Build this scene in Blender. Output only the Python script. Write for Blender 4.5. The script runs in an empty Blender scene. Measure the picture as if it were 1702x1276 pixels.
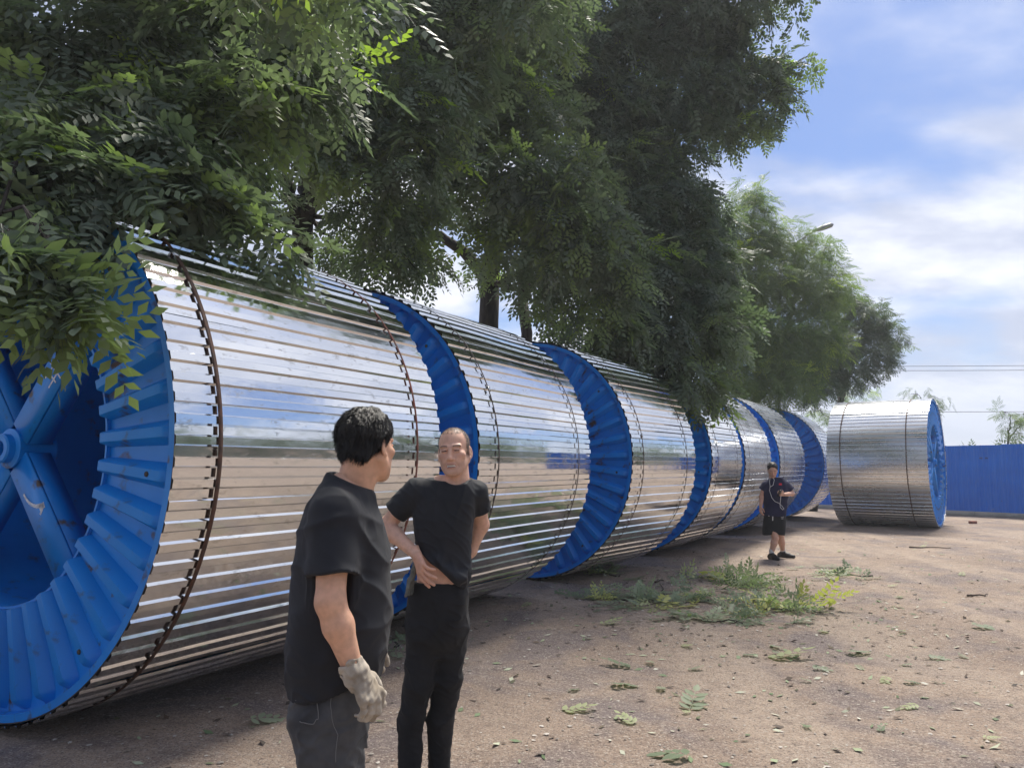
import bpy, math, random
import numpy as np
from mathutils import Vector, Matrix

# ------------------------------------------------------------------ camera, sky, sun, exposure
scene = bpy.context.scene
col = scene.collection
CAM_H = 1.58; PITCH = math.radians(6.145); FPX = 1279.0; PW, PH = 1702.0, 1276.0
cam_d = bpy.data.cameras.new('camera'); cam = bpy.data.objects.new('camera', cam_d); col.objects.link(cam)
cam.location = (0, 0, CAM_H); cam.rotation_euler = (math.pi/2 + PITCH, 0, 0)
cam_d.sensor_width = 36.0; cam_d.lens = FPX / PW * 36.0; cam_d.clip_start = 0.05; cam_d.clip_end = 3000
scene.camera = cam
scene.view_settings.view_transform = 'Standard'; scene.view_settings.look = 'None'
scene.view_settings.gamma = 1.0; scene.view_settings.use_curve_mapping = False
scene.view_settings.exposure = 1.5
scene.cycles.max_bounces = 7; scene.cycles.diffuse_bounces = 4; scene.cycles.glossy_bounces = 4; scene.cycles.transmission_bounces = 3

SUN_AZ = math.radians(28.0)      # from +Y (straight ahead) towards +X
SUN_EL = math.radians(61.0)
world = bpy.data.worlds.new('World'); scene.world = world; world.use_nodes = True
nt = world.node_tree; nt.nodes.clear()
def N(nt, t, **kw):
    n = nt.nodes.new(t)
    for k, v in kw.items():
        if k == 'inp':
            for a, b in v.items(): n.inputs[a].default_value = b
        else: setattr(n, k, v)
    return n
def L(nt, a, ao, b, bi): nt.links.new(a.outputs[ao], b.inputs[bi])
sky = N(nt, 'ShaderNodeTexSky', sky_type='NISHITA', sun_disc=False, sun_elevation=SUN_EL, sun_rotation=SUN_AZ,
        altitude=40.0, air_density=1.0, dust_density=1.2, ozone_density=1.0)
tc = N(nt, 'ShaderNodeTexCoord')
sep = N(nt, 'ShaderNodeSeparateXYZ'); L(nt, tc, 'Generated', sep, 0)
# clouds on a flat layer overhead: direction divided by its height
zc = N(nt, 'ShaderNodeMath', operation='MAXIMUM', inp={1: 0.0}); L(nt, sep, 'Z', zc, 0)
za = N(nt, 'ShaderNodeMath', operation='ADD', inp={1: 0.30}); L(nt, zc, 0, za, 0)
dx = N(nt, 'ShaderNodeMath', operation='DIVIDE'); L(nt, sep, 'X', dx, 0); L(nt, za, 0, dx, 1)
dy = N(nt, 'ShaderNodeMath', operation='DIVIDE'); L(nt, sep, 'Y', dy, 0); L(nt, za, 0, dy, 1)
cmb = N(nt, 'ShaderNodeCombineXYZ'); L(nt, dx, 0, cmb, 0); L(nt, dy, 0, cmb, 1)
mp = N(nt, 'ShaderNodeMapping'); mp.inputs['Location'].default_value = (0.40, 5.52, 4.80); mp.inputs['Scale'].default_value = (1.0, 1.35, 1.0)
mp.inputs['Rotation'].default_value = (0, 0, math.radians(25))
L(nt, cmb, 0, mp, 0)
n1 = N(nt, 'ShaderNodeTexNoise', inp={'Scale': 1.15, 'Detail': 7.0, 'Roughness': 0.5, 'Distortion': 0.25}); L(nt, mp, 0, n1, 'Vector')
n2 = N(nt, 'ShaderNodeTexNoise', inp={'Scale': 2.6, 'Detail': 6.0, 'Roughness': 0.55}); L(nt, mp, 0, n2, 'Vector')
mask = N(nt, 'ShaderNodeMapRange', interpolation_type='SMOOTHSTEP', inp={'From Min': 0.39, 'From Max': 0.55}); L(nt, n1, 'Fac', mask, 'Value')
shade = N(nt, 'ShaderNodeMapRange', interpolation_type='SMOOTHSTEP', inp={'From Min': 0.35, 'From Max': 0.68}); L(nt, n2, 'Fac', shade, 'Value')
ccol = N(nt, 'ShaderNodeMix', data_type='RGBA'); L(nt, shade, 0, ccol, 'Factor')
ccol.inputs[6].default_value = (0.22, 0.24, 0.30, 1); ccol.inputs[7].default_value = (0.40, 0.405, 0.435, 1)
skm = N(nt, 'ShaderNodeVectorMath', operation='MULTIPLY'); skm.inputs[1].default_value = (0.029, 0.035, 0.047); L(nt, sky, 0, skm, 0)
mulm = N(nt, 'ShaderNodeMath', operation='MULTIPLY', inp={1: 0.93}); L(nt, mask, 0, mulm, 0)
mx = N(nt, 'ShaderNodeMix', data_type='RGBA'); L(nt, mulm, 0, mx, 'Factor'); L(nt, skm, 0, mx, 6); L(nt, ccol, 2, mx, 7)
hz = N(nt, 'ShaderNodeMapRange', interpolation_type='SMOOTHSTEP', inp={'From Min': 0.0, 'From Max': 0.16, 'To Min': 0.85, 'To Max': 0.0}); L(nt, sep, 'Z', hz, 'Value')   # pale air at the horizon
mh = N(nt, 'ShaderNodeMix', data_type='RGBA'); L(nt, hz, 0, mh, 'Factor'); L(nt, mx, 2, mh, 6); mh.inputs[7].default_value = (0.20, 0.235, 0.31, 1)
bg = N(nt, 'ShaderNodeBackground', inp={'Strength': 1.0}); L(nt, mh, 2, bg, 0)
wo = N(nt, 'ShaderNodeOutputWorld'); L(nt, bg, 0, wo, 0)

sun_d = bpy.data.lights.new('sun', 'SUN'); sun = bpy.data.objects.new('sun', sun_d); col.objects.link(sun)
sun_d.energy = 2.4; sun_d.angle = math.radians(16.0); sun_d.color = (1.0, 0.94, 0.84)
sd = Vector((math.sin(SUN_AZ)*math.cos(SUN_EL), math.cos(SUN_AZ)*math.cos(SUN_EL), math.sin(SUN_EL)))
sun.rotation_euler = sd.to_track_quat('Z', 'Y').to_euler()

# ------------------------------------------------------------------ helpers
rng = np.random.default_rng(7); random.seed(7)
def P(px, py, Y):
    """point at distance Y (world y) seen at photo pixel (px, py)"""
    c, s = math.cos(PITCH), math.sin(PITCH)
    u = (PH/2 - py) / FPX; r = (px - PW/2) / FPX
    d = np.array([r, c - s*u, s + c*u]); t = Y / d[1]
    return np.array([0, 0, CAM_H]) + t*d
def G(px, py):
    """ground point seen at photo pixel"""
    c, s = math.cos(PITCH), math.sin(PITCH)
    u = (PH/2 - py) / FPX; r = (px - PW/2) / FPX
    d = np.array([r, c - s*u, s + c*u]); t = -CAM_H / d[2]
    return np.array([0, 0, CAM_H]) + t*d
def tag(o, label=None, cat=None, group=None, kind=None):
    if label: o['label'] = label
    if cat: o['category'] = cat
    if group: o['group'] = group
    if kind: o['kind'] = kind
    return o
def empty(name, loc=(0, 0, 0), rz=0):
    o = bpy.data.objects.new(name, None); col.objects.link(o)
    o.location = tuple(loc); o.rotation_euler = (0, 0, rz); o.empty_display_size = 0.1
    return o
def link(name, me, parent=None):
    o = bpy.data.objects.new(name, me); col.objects.link(o)
    if parent is not None: o.parent = parent
    return o
def np_mesh(name, V, F, mat=None, smooth=True, tint=None, colr=None):
    """V (n,3); F (m,k) array or list of such arrays"""
    me = bpy.data.meshes.new(name)
    V = np.asarray(V, dtype=np.float32)
    Fs = F if isinstance(F, list) else [F]
    Fs = [np.asarray(f, dtype=np.int32) for f in Fs if len(f)]
    me.vertices.add(len(V)); me.vertices.foreach_set('co', V.ravel())
    loops = np.concatenate([f.ravel() for f in Fs])
    tot = np.concatenate([np.full(len(f), f.shape[1], np.int32) for f in Fs])
    st = np.concatenate([[0], np.cumsum(tot)[:-1]]).astype(np.int32)
    me.loops.add(len(loops)); me.loops.foreach_set('vertex_index', loops)
    me.polygons.add(len(tot)); me.polygons.foreach_set('loop_start', st); me.polygons.foreach_set('loop_total', tot)
    if smooth: me.polygons.foreach_set('use_smooth', np.ones(len(tot), bool))
    me.update(calc_edges=True)
    if tint is not None:
        at = me.attributes.new('tint', 'FLOAT', 'POINT'); at.data.foreach_set('value', np.asarray(tint, np.float32))
    if colr is not None:
        c4 = np.ones((len(V), 4), np.float32); c4[:, :3] = colr
        at = me.attributes.new('Col', 'FLOAT_COLOR', 'POINT'); at.data.foreach_set('color', c4.ravel())
    if mat is not None: me.materials.append(mat)
    return me
class MB:
    """collects polygons of several shapes into one mesh"""
    def __init__(s): s.v = []; s.f = {}; s.n = 0
    def add(s, V, F):
        V = np.asarray(V, float)
        for f in F:
            s.f.setdefault(len(f), []).append([i + s.n for i in f])
        s.v.append(V); s.n += len(V); return s
    def box(s, c, h, R=None):
        V = np.array([[x, y, z] for x in (-1, 1) for y in (-1, 1) for z in (-1, 1)], float) * np.asarray(h)
        if R is not None: V = V @ np.asarray(R).T
        return s.add(V + np.asarray(c), [(0, 1, 3, 2), (4, 6, 7, 5), (0, 4, 5, 1), (2, 3, 7, 6), (0, 2, 6, 4), (1, 5, 7, 3)])
    def tube(s, pts, rad, n=8, cap=True):
        pts = np.asarray(pts, float); m = len(pts)
        rad = np.full(m, rad) if np.isscalar(rad) else np.asarray(rad)
        T = np.gradient(pts, axis=0); T /= np.linalg.norm(T, axis=1)[:, None] + 1e-9
        ref = np.array([0, 0, 1.]) if abs(T[0][2]) < .9 else np.array([1., 0, 0])
        V = []
        for i in range(m):
            a = ref - T[i]*np.dot(ref, T[i]); a /= np.linalg.norm(a) + 1e-9; b = np.cross(T[i], a); ref = a
            for k in range(n):
                w = 2*math.pi*k/n; V.append(pts[i] + rad[i]*(a*math.cos(w) + b*math.sin(w)))
        F = [(i*n + k, i*n + (k+1) % n, (i+1)*n + (k+1) % n, (i+1)*n + k) for i in range(m-1) for k in range(n)]
        if cap: F += [tuple(range(n))[::-1], tuple((m-1)*n + k for k in range(n))]
        return s.add(V, F)
    def lathe_y(s, prof, n=64, close=True):
        """profile [(r, y)...] spun about local Y"""
        m = len(prof); V = []
        for i in range(n):
            a = 2*math.pi*i/n
            for r, y in prof: V.append((r*math.cos(a), y, r*math.sin(a)))
        F = []
        for i in range(n):
            j = (i+1) % n
            for k in range(m if close else m-1):
                l = (k+1) % m; F.append((i*m+k, i*m+l, j*m+l, j*m+k))
        return s.add(V, F)
    def mesh(s, name, mat=None, smooth=False, sharp=None):
        V = np.concatenate(s.v)
        me = np_mesh(name, V, [np.array(f) for f in s.f.values()], mat, smooth)
        if sharp is not None:
            me.polygons.foreach_set('use_smooth', np.ones(len(me.polygons), bool)); me.set_sharp_from_angle(angle=math.radians(sharp))
        return me
    def build(s, name, mat=None, parent=None, smooth=False, sharp=None):
        return link(name, s.mesh(name, mat, smooth, sharp), parent)
def vnoise(X, Y, Z, seed, freq, n=7):
    """cheap smooth pseudo-noise, about -1..1"""
    r = np.random.default_rng(seed); out = 0
    for i in range(n):
        d = r.normal(size=3); d *= freq*(0.6 + 0.9*r.random())/np.linalg.norm(d)
        out = out + np.sin(d[0]*X + d[1]*Y + d[2]*Z + r.random()*6.28)
    return out/math.sqrt(n)

# ------------------------------------------------------------------ materials
def mat(name, color=(.5, .5, .5), rough=.6, metal=0., spec=.5, **kw):
    m = bpy.data.materials.new(name); m.use_nodes = True
    b = m.node_tree.nodes['Principled BSDF']
    b.inputs['Base Color'].default_value = (*color, 1); b.inputs['Roughness'].default_value = rough
    b.inputs['Metallic'].default_value = metal; b.inputs['Specular IOR Level'].default_value = spec
    for k, v in kw.items(): b.inputs[k.replace('_', ' ')].default_value = v
    return m
def noise_col(m, c1, c2, scale, detail=4., lo=.35, hi=.65, coord='Object', stretch=(1, 1, 1), rough=None, bump=0., bscale=None, bdist=.01, prev=None, distort=0.):
    """mix two colours by noise into base colour, optionally roughness and bump"""
    t = m.node_tree; b = t.nodes['Principled BSDF']
    tcn = N(t, 'ShaderNodeTexCoord'); mpn = N(t, 'ShaderNodeMapping'); mpn.inputs['Scale'].default_value = stretch
    L(t, tcn, coord, mpn, 0)
    nz = N(t, 'ShaderNodeTexNoise', inp={'Scale': scale, 'Detail': detail, 'Roughness': .55, 'Distortion': distort}); L(t, mpn, 0, nz, 'Vector')
    mr = N(t, 'ShaderNodeMapRange', inp={'From Min': lo, 'From Max': hi}); L(t, nz, 'Fac', mr, 'Value')
    mxn = N(t, 'ShaderNodeMix', data_type='RGBA'); L(t, mr, 0, mxn, 'Factor')
    if prev is None: mxn.inputs[6].default_value = (*c1, 1)
    else: t.links.new(prev, mxn.inputs[6])
    mxn.inputs[7].default_value = (*c2, 1)
    t.links.new(mxn.outputs[2], b.inputs['Base Color'])
    if rough:
        rr = N(t, 'ShaderNodeMapRange', inp={'From Min': lo, 'From Max': hi, 'To Min': rough[0], 'To Max': rough[1]}); L(t, nz, 'Fac', rr, 'Value')
        L(t, rr, 0, b, 'Roughness')
    if bump:
        bn = N(t, 'ShaderNodeTexNoise', inp={'Scale': bscale or scale*4, 'Detail': 5.}); L(t, mpn, 0, bn, 'Vector')
        bp = N(t, 'ShaderNodeBump', inp={'Strength': bump, 'Distance': bdist}); L(t, bn, 'Fac', bp, 'Height'); L(t, bp, 0, b, 'Normal')
    return mxn.outputs[2]
M = {}
M['blue'] = mat('blue_paint', rough=.42)
o_ = noise_col(M['blue'], (.002, .245, .74), (.002, .20, .63), 2.2, rough=(.34, .52))
o_ = noise_col(M['blue'], None, (.05, .09, .16), 9., lo=.60, hi=.78, prev=o_)
noise_col(M['blue'], None, (.07, .038, .02), 4.5, 8., lo=.60, hi=.68, prev=o_, bump=.12, bscale=30, bdist=.004)
M['rim'] = mat('rim_steel', (.02, .022, .026), .7); noise_col(M['rim'], (.02, .021, .024), (.075, .05, .035), 14.)
M['strap_dark'] = mat('strap_brown', rough=.6, metal=.3); noise_col(M['strap_dark'], (.05, .03, .022), (.11, .05, .03), 18.)
M['strap_red'] = mat('strap_rust', rough=.65); noise_col(M['strap_red'], (.22, .055, .03), (.10, .035, .022), 12.)
M['strap_thin'] = mat('strap_grey_brown', rough=.6, metal=.3); noise_col(M['strap_thin'], (.09, .06, .045), (.05, .04, .035), 16.)
M['chalk'] = mat('chalk_white', (.78, .79, .8), .9); noise_col(M['chalk'], (.8, .8, .8), (.45, .5, .6), 40.)
M['steel_clip'] = mat('steel_clip', (.55, .56, .57), .35, 1.)
# galvanised cladding: bright steel with smears, dirt and spangle
def zinc(name, r0, r1):
    m = mat(name, (.74, .755, .77), .12, 1.)
    t = m.node_tree; b = t.nodes['Principled BSDF']
    tcn = N(t, 'ShaderNodeTexCoord'); oi = N(t, 'ShaderNodeObjectInfo')
    ad = N(t, 'ShaderNodeVectorMath', operation='ADD'); L(t, tcn, 'Object', ad, 0); L(t, oi, 'Random', ad, 1)
    mpn = N(t, 'ShaderNodeMapping'); mpn.inputs['Scale'].default_value = (2.2, .5, 2.2); L(t, ad, 0, mpn, 0)
    nz = N(t, 'ShaderNodeTexNoise', inp={'Scale': 1.6, 'Detail': 6., 'Roughness': .6}); L(t, mpn, 0, nz, 'Vector')
    rr = N(t, 'ShaderNodeMapRange', inp={'From Min': .3, 'From Max': .72, 'To Min': r0, 'To Max': r1}); L(t, nz, 'Fac', rr, 'Value')
    mp2 = N(t, 'ShaderNodeMapping'); mp2.inputs['Scale'].default_value = (3., 1.2, 3.); L(t, ad, 0, mp2, 0)
    n2_ = N(t, 'ShaderNodeTexNoise', inp={'Scale': 6., 'Detail': 9., 'Roughness': .72}); L(t, mp2, 0, n2_, 'Vector')
    dm = N(t, 'ShaderNodeMapRange', inp={'From Min': .57, 'From Max': .70}); L(t, n2_, 'Fac', dm, 'Value')
    mc = N(t, 'ShaderNodeMix', data_type='RGBA'); L(t, dm, 0, mc, 'Factor')
    mc.inputs[6].default_value = (.76, .775, .79, 1); mc.inputs[7].default_value = (.42, .41, .39, 1); L(t, mc, 2, b, 'Base Color')
    ma = N(t, 'ShaderNodeMath', operation='MULTIPLY_ADD', inp={1: .22}); L(t, dm, 0, ma, 0); L(t, rr, 0, ma, 2); L(t, ma, 0, b, 'Roughness')
    mp3 = N(t, 'ShaderNodeMapping'); mp3.inputs['Scale'].default_value = (1.6, .7, 1.6); L(t, ad, 0, mp3, 0)
    n3 = N(t, 'ShaderNodeTexNoise', inp={'Scale': 2.6, 'Detail': 3.}); L(t, mp3, 0, n3, 'Vector')
    bp = N(t, 'ShaderNodeBump', inp={'Strength': .35, 'Distance': .012}); L(t, n3, 'Fac', bp, 'Height'); L(t, bp, 0, b, 'Normal')
    return m
M['zinc'] = zinc('galvanised_sheet', .035, .17); M['zinc_dull'] = zinc('galvanised_sheet_dull', .20, .36)
M['bark'] = mat('bark', rough=.9); noise_col(M['bark'], (.014, .011, .009), (.045, .036, .029), 9., stretch=(1, 1, .25), bump=.8, bscale=24, bdist=.02)
M['twig'] = mat('twig', (.12, .12, .055), .75)
def leaf_mat(name, dark, light, young, sheen=.38):
    m = bpy.data.materials.new(name); m.use_nodes = True; t = m.node_tree; b = t.nodes['Principled BSDF']
    at = N(t, 'ShaderNodeAttribute', attribute_name='tint')
    oi = N(t, 'ShaderNodeObjectInfo')
    cr = N(t, 'ShaderNodeValToRGB'); e = cr.color_ramp.elements
    e[0].position = 0.; e[0].color = (*dark, 1); e[1].position = .8; e[1].color = (*light, 1)
    x = e.new(.97); x.color = (*young, 1)
    L(t, at, 'Fac', cr, 0); L(t, cr, 0, b, 'Base Color')
    b.inputs['Roughness'].default_value = sheen; b.inputs['Specular IOR Level'].default_value = .32
    tr = N(t, 'ShaderNodeBsdfTranslucent')
    hs = N(t, 'ShaderNodeMix', data_type='RGBA', blend_type='MULTIPLY', inp={'Factor': 1.}); L(t, cr, 0, hs, 6); hs.inputs[7].default_value = (1.35, 1.6, .8, 1)
    L(t, hs, 2, tr, 0)
    ms = N(t, 'ShaderNodeMixShader', inp={0: .38}); L(t, b, 0, ms, 1); L(t, tr, 0, ms, 2)
    L(t, ms, 0, t.nodes['Material Output'], 0)
    return m
M['leaf'] = leaf_mat('leaf_green', (.066, .093, .073), (.165, .202, .150), (.28, .38, .06), .50)
M['leaf_light'] = leaf_mat('leaf_light_green', (.075, .125, .05), (.165, .225, .075), (.36, .44, .07), .45)
M['leaf_far'] = leaf_mat('leaf_far_green', (.045, .075, .045), (.10, .14, .07), (.13, .18, .08), .7)
M['leaf_fallen'] = leaf_mat('leaf_fallen', (.10, .145, .085), (.30, .34, .24), (.42, .42, .14), .5)
# ------------------------------------------------------------------ ground
def ground_mat():
    m = mat('dirt_yard', rough=.93, spec=.25); t = m.node_tree; b = t.nodes['Principled BSDF']
    tcn = N(t, 'ShaderNodeTexCoord')
    def nz(scale, detail, stretch=(1, 1, 1), rot=0, rough=.55, dist=0.):
        mpn = N(t, 'ShaderNodeMapping'); mpn.inputs['Scale'].default_value = stretch; mpn.inputs['Rotation'].default_value = (0, 0, rot); L(t, tcn, 'Object', mpn, 0)
        n = N(t, 'ShaderNodeTexNoise', inp={'Scale': scale, 'Detail': detail, 'Roughness': rough, 'Distortion': dist}); L(t, mpn, 0, n, 'Vector'); return n
    def mix(fac, a, bcol):
        x = N(t, 'ShaderNodeMix', data_type='RGBA'); t.links.new(fac, x.inputs[0])
        if isinstance(a, tuple): x.inputs[6].default_value = (*a, 1)
        else: t.links.new(a, x.inputs[6])
        x.inputs[7].default_value = (*bcol, 1); return x.outputs[2]
    def rg(n, lo, hi, tmax=1.):
        r = N(t, 'ShaderNodeMapRange', inp={'From Min': lo, 'From Max': hi, 'To Max': tmax}); L(t, n, 'Fac', r, 'Value'); return r.outputs[0]
    c = mix(rg(nz(.5, 5.), .36, .64), (.255, .190, .148), (.36, .275, .212))
    c = mix(rg(nz(1.1, 4., dist=.6), .47, .60, .85), c, (.175, .145, .145))         # damp purplish-grey areas
    c = mix(rg(nz(.8, 4., (1., .16, 1), math.radians(-34)), .50, .60, .75), c, (.40, .315, .245))   # dry wheel tracks along the drums
    c = mix(rg(nz(5., 7., rough=.75), .48, .70, .75), c, (.17, .128, .108))
    c = mix(rg(nz(24., 5., rough=.75), .54, .68, .55), c, (.46, .38, .31))
    c = mix(rg(nz(38., 4., rough=.8), .53, .64, .7), c, (.14, .108, .095))
    c = mix(rg(nz(60., 3.), .54, .66, .8), c, (.44, .385, .33))                      # grit
    c = mix(rg(nz(85., 3.), .54, .68, .8), c, (.055, .047, .043))
    t.links.new(c, b.inputs['Base Color'])
    h1 = nz(14., 8., rough=.7); h2 = nz(130., 3.)
    ad = N(t, 'ShaderNodeMath', operation='MULTIPLY_ADD', inp={1: .22}); L(t, h2, 'Fac', ad, 0); L(t, h1, 'Fac', ad, 2)
    bp = N(t, 'ShaderNodeBump', inp={'Strength': .9, 'Distance': .045}); L(t, ad, 0, bp, 'Height'); L(t, bp, 0, b, 'Normal')
    rr = N(t, 'ShaderNodeMapRange', inp={'From Min': .35, 'From Max': .65, 'To Min': .8, 'To Max': .98}); L(t, h1, 'Fac', rr, 'Value'); L(t, rr, 0, b, 'Roughness')
    return m
M['ground'] = ground_mat()
def ground():
    # fine grid near the camera, one coarse sheet to the horizon, welded into one surface
    xs = np.concatenate([[-1500, -300, -80, -30], np.linspace(-12, 24, 181), [40, 90, 300, 1500]])
    ys = np.concatenate([[-1500, -300, -80, -20, -6], np.linspace(1, 34, 166), [45, 90, 300, 1500]])
    X, Y = np.meshgrid(xs, ys, indexing='ij')
    w = np.clip(np.minimum.reduce([X+12, 24-X, Y-1, 34-Y])/3., 0, 1)
    Z = w*(.018*vnoise(X, Y, 0*X, 3, 1.1) + .010*vnoise(X, Y, 0*X, 4, 3.2) + .005*vnoise(X, Y, 0*X, 5, 9.)) - .028
    V = np.stack([X, Y, Z], -1).reshape(-1, 3); n, m_ = len(xs), len(ys)
    i, j = np.meshgrid(np.arange(n-1), np.arange(m_-1), indexing='ij'); a = (i*m_ + j).ravel()
    F = np.stack([a, a+m_, a+m_+1, a+1], 1)
    tag(link('ground', np_mesh('ground', V, F, M['ground'])), kind='structure')
ground()
def gz(x, y):
    w = np.clip(min(x+12, 24-x, y-1, 34-y)/3., 0, 1)
    a = np.float64
    return float(w*(.018*vnoise(a(x), a(y), 0., 3, 1.1) + .010*vnoise(a(x), a(y), 0., 4, 3.2) + .005*vnoise(a(x), a(y), 0., 5, 9.)) - .028)
# loose stones
def stones():
    n = 9500
    d = 2.2 + 24*rng.random(n)**1.5
    ang = np.radians(rng.uniform(-40, 42, n)); x = d*np.sin(ang); y = d*np.cos(ang)
    r = (.0026 + .0105*rng.random(n)**4.) * (1 + d*.03)
    base = np.array([(1, 0, 0), (-1, 0, 0), (0, 1, 0), (0, -1, 0), (0, 0, 1), (0, 0, -1), (.7, .7, .35), (-.7, .6, .4), (.6, -.7, .3), (-.6, -.7, .4)], float)
    F0 = np.array([(0, 6, 4), (6, 2, 4), (2, 7, 4), (7, 1, 4), (1, 9, 4), (9, 3, 4), (3, 8, 4), (8, 0, 4)])
    V = base[None]*r[:, None, None]*rng.uniform(.6, 1.3, (n, 10, 1))*np.stack([rng.uniform(.8, 1.6, n), rng.uniform(.8, 1.3, n), rng.uniform(.45, .8, n)], 1)[:, None, :]
    z = np.array([gz(a, b) for a, b in zip(x, y)])
    V += np.stack([x, y, z + .3*r], 1)[:, None, :]
    F = (F0[None] + 10*np.arange(n)[:, None, None]).reshape(-1, 3)
    m = bpy.data.materials.new('pebble'); m.use_nodes = True; t = m.node_tree; b = t.nodes['Principled BSDF']
    at = N(t, 'ShaderNodeAttribute', attribute_name='tint'); cr = N(t, 'ShaderNodeValToRGB'); e = cr.color_ramp.elements
    e[0].color = (.14, .118, .10, 1); e[1].color = (.50, .46, .41, 1); L(t, at, 'Fac', cr, 0); L(t, cr, 0, b, 'Base Color'); b.inputs['Roughness'].default_value = .9
    o = link('gravel', np_mesh('gravel', V.reshape(-1, 3), F, m, False, tint=np.repeat(rng.random(n), 10)))
    tag(o, 'small pale loose stones scattered over the brown dirt yard', 'gravel', kind='stuff')
stones()

# ------------------------------------------------------------------ blue sheet fence
M['fence'] = mat('fence_blue', rough=.45)
o_ = noise_col(M['fence'], (.003, .135, .62), (.005, .165, .70), 1.5)
o_ = noise_col(M['fence'], None, (.16, .28, .58), 2.4, 8., lo=.66, hi=.74, prev=o_)
noise_col(M['fence'], None, (.30, .38, .52), 5., 6., lo=.72, hi=.76, prev=o_)
M['concrete'] = mat('concrete', rough=.9); noise_col(M['concrete'], (.30, .29, .27), (.42, .40, .37), 3., bump=.4)
M['galv_post'] = mat('painted_post', (.03, .08, .28), .5, .2)
def fence():
    A = np.array([14.94, 26.5]); d = np.array([1.36, -2.0]); d /= np.linalg.norm(d)
    nrm = np.array([d[1], -d[0]])           # towards the camera side
    if np.dot(nrm, -A) < 0: nrm = -nrm
    root = empty('blue_fence', (A[0], A[1], -.03), math.atan2(d[1], d[0]))
    tag(root, 'bright blue corrugated sheet fence closing off the yard at right', 'fence')
    wd = .86; s0 = -11.2; k = 0
    sgn = 1 if np.dot(np.array([-d[1], d[0]]), nrm) > 0 else -1
    for i in range(20):
        s = s0 + i*wd; rr = random.Random(i)
        # trapezoid sheet
        prof = []; nrib = 5; p = wd/nrib
        for q in range(nrib):
            for fx, h in ((0, 0), (.55, 0), (.65, .022), (.9, .022)): prof.append((q*p + fx*p, h))
        prof.append((wd + .025, 0.002))
        zt = 2.33 + rr.uniform(-.012, .012); zb = .13 + rr.uniform(-.01, .015); tilt = rr.uniform(-.006, .006); off = .003*(i % 2)
        zs = [zb, .6, 1.2, 1.8, zt]
        V = []
        for iz, z in enumerate(zs):
            for x, h in prof:
                dent = .010*math.sin(3.1*x + i*2.3 + z*1.7) if 0 < iz < 4 else 0
                V.append((s + x + tilt*z, sgn*(h + off + dent), z))
        n = len(prof); F = [(a*n + b, a*n + b+1, (a+1)*n + b+1, (a+1)*n + b) for a in range(4) for b in range(n-1)]
        me = MB().add(V, F).mesh('panel', M['fence'], sharp=25)
        link('panel', me, root)
    for i in range(8):
        s = s0 + i*2.4
        MB().box((s, -sgn*.06, 1.15), (.03, .03, 1.17)).build('post', M['galv_post'], root)
    for z in (.5, 1.9): MB().box((s0 + 8.6, -sgn*.022, z), (8.6, .015, .025)).build('rail', M['galv_post'], root)
    # kerb of concrete under the sheets, in cast lengths
    for i in range(9):
        MB().box((s0 + 1 + i*2.0, 0, .06), (.985, .09, .085)).build('footing_block', M['concrete'], root)
fence()
# ------------------------------------------------------------------ cable drums
R_OUT = 1.711; NR = 90
def lagging_sheet_mesh(a0, n, Ld, seed, jr, mk='zinc'):
    """corrugated sheet: n ribs from angle a0, ribs run along the axle"""
    pit = 2*math.pi/NR; prof = []
    for q in range(n):
        for fx, r in ((.04, R_OUT-.015), (.46, R_OUT-.015), (.56, R_OUT-.001), (.94, R_OUT-.001)): prof.append((a0 + (q+fx)*pit, r))
    prof.append((a0 + (n+.04)*pit, R_OUT-.015 + .0015)); prof.append((a0 + (n+.12)*pit, R_OUT-.015 + .0015))
    ny = 19; ys = np.linspace(-.012 + jr, Ld + .012 + jr, ny)
    a = np.array([p[0] for p in prof]); r = np.array([p[1] for p in prof])
    A, Y = np.meshgrid(a, ys, indexing='ij'); Rr = np.repeat(r[:, None], ny, 1)
    cx, cz = np.cos(A), np.sin(A)
    dn = .0030*vnoise(cx*1.7, Y, cz*1.7, seed, 2.6) + .0012*vnoise(cx*1.7, Y, cz*1.7, seed+1, 8.)
    edge = np.exp(-np.minimum(Y+.012-jr, Ld+.012+jr-Y)/.05)
    dn += edge*.003*vnoise(cx*1.7, Y, cz*1.7, seed+2, 30.)
    Rr = Rr + np.minimum(dn, .004)
    V = np.stack([Rr*cx, Y, Rr*cz], -1).reshape(-1, 3)
    m = len(a); i, j = np.meshgrid(np.arange(m-1), np.arange(ny-1), indexing='ij'); q = (i*ny + j).ravel()
    me = np_mesh('lagging_sheet', V, np.stack([q, q+1, q+ny+1, q+ny], 1), M[mk])
    me.set_sharp_from_angle(angle=math.radians(18)); return me
def strap_mesh(y, w, mt, seed, nick=0.):
    """steel band pulled straight from rib top to rib top"""
    rr = random.Random(seed); V = []; F = []
    pit = 2*math.pi/NR; n = 0; ph = rr.random()*6
    for q in range(NR):
        for fx in (.56, .94):
            a = (q+fx)*pit; yo = y + .010*math.sin(2*a + ph) + .004*math.sin(7*a+ph)
            c, s = math.cos(a), math.sin(a)
            for r, dy_ in ((R_OUT+.004, -w/2), (R_OUT+.004, w/2), (R_OUT+.0065, w/2), (R_OUT+.0065, -w/2)): V.append((r*c, yo+dy_, r*s))
            n += 1
    for i in range(n):
        j = (i+1) % n
        for k in range(4): F.append((i*4+k, j*4+k, j*4+(k+1) % 4, i*4+(k+1) % 4))
    return MB().add(V, F).mesh('strap', mt)
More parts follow.
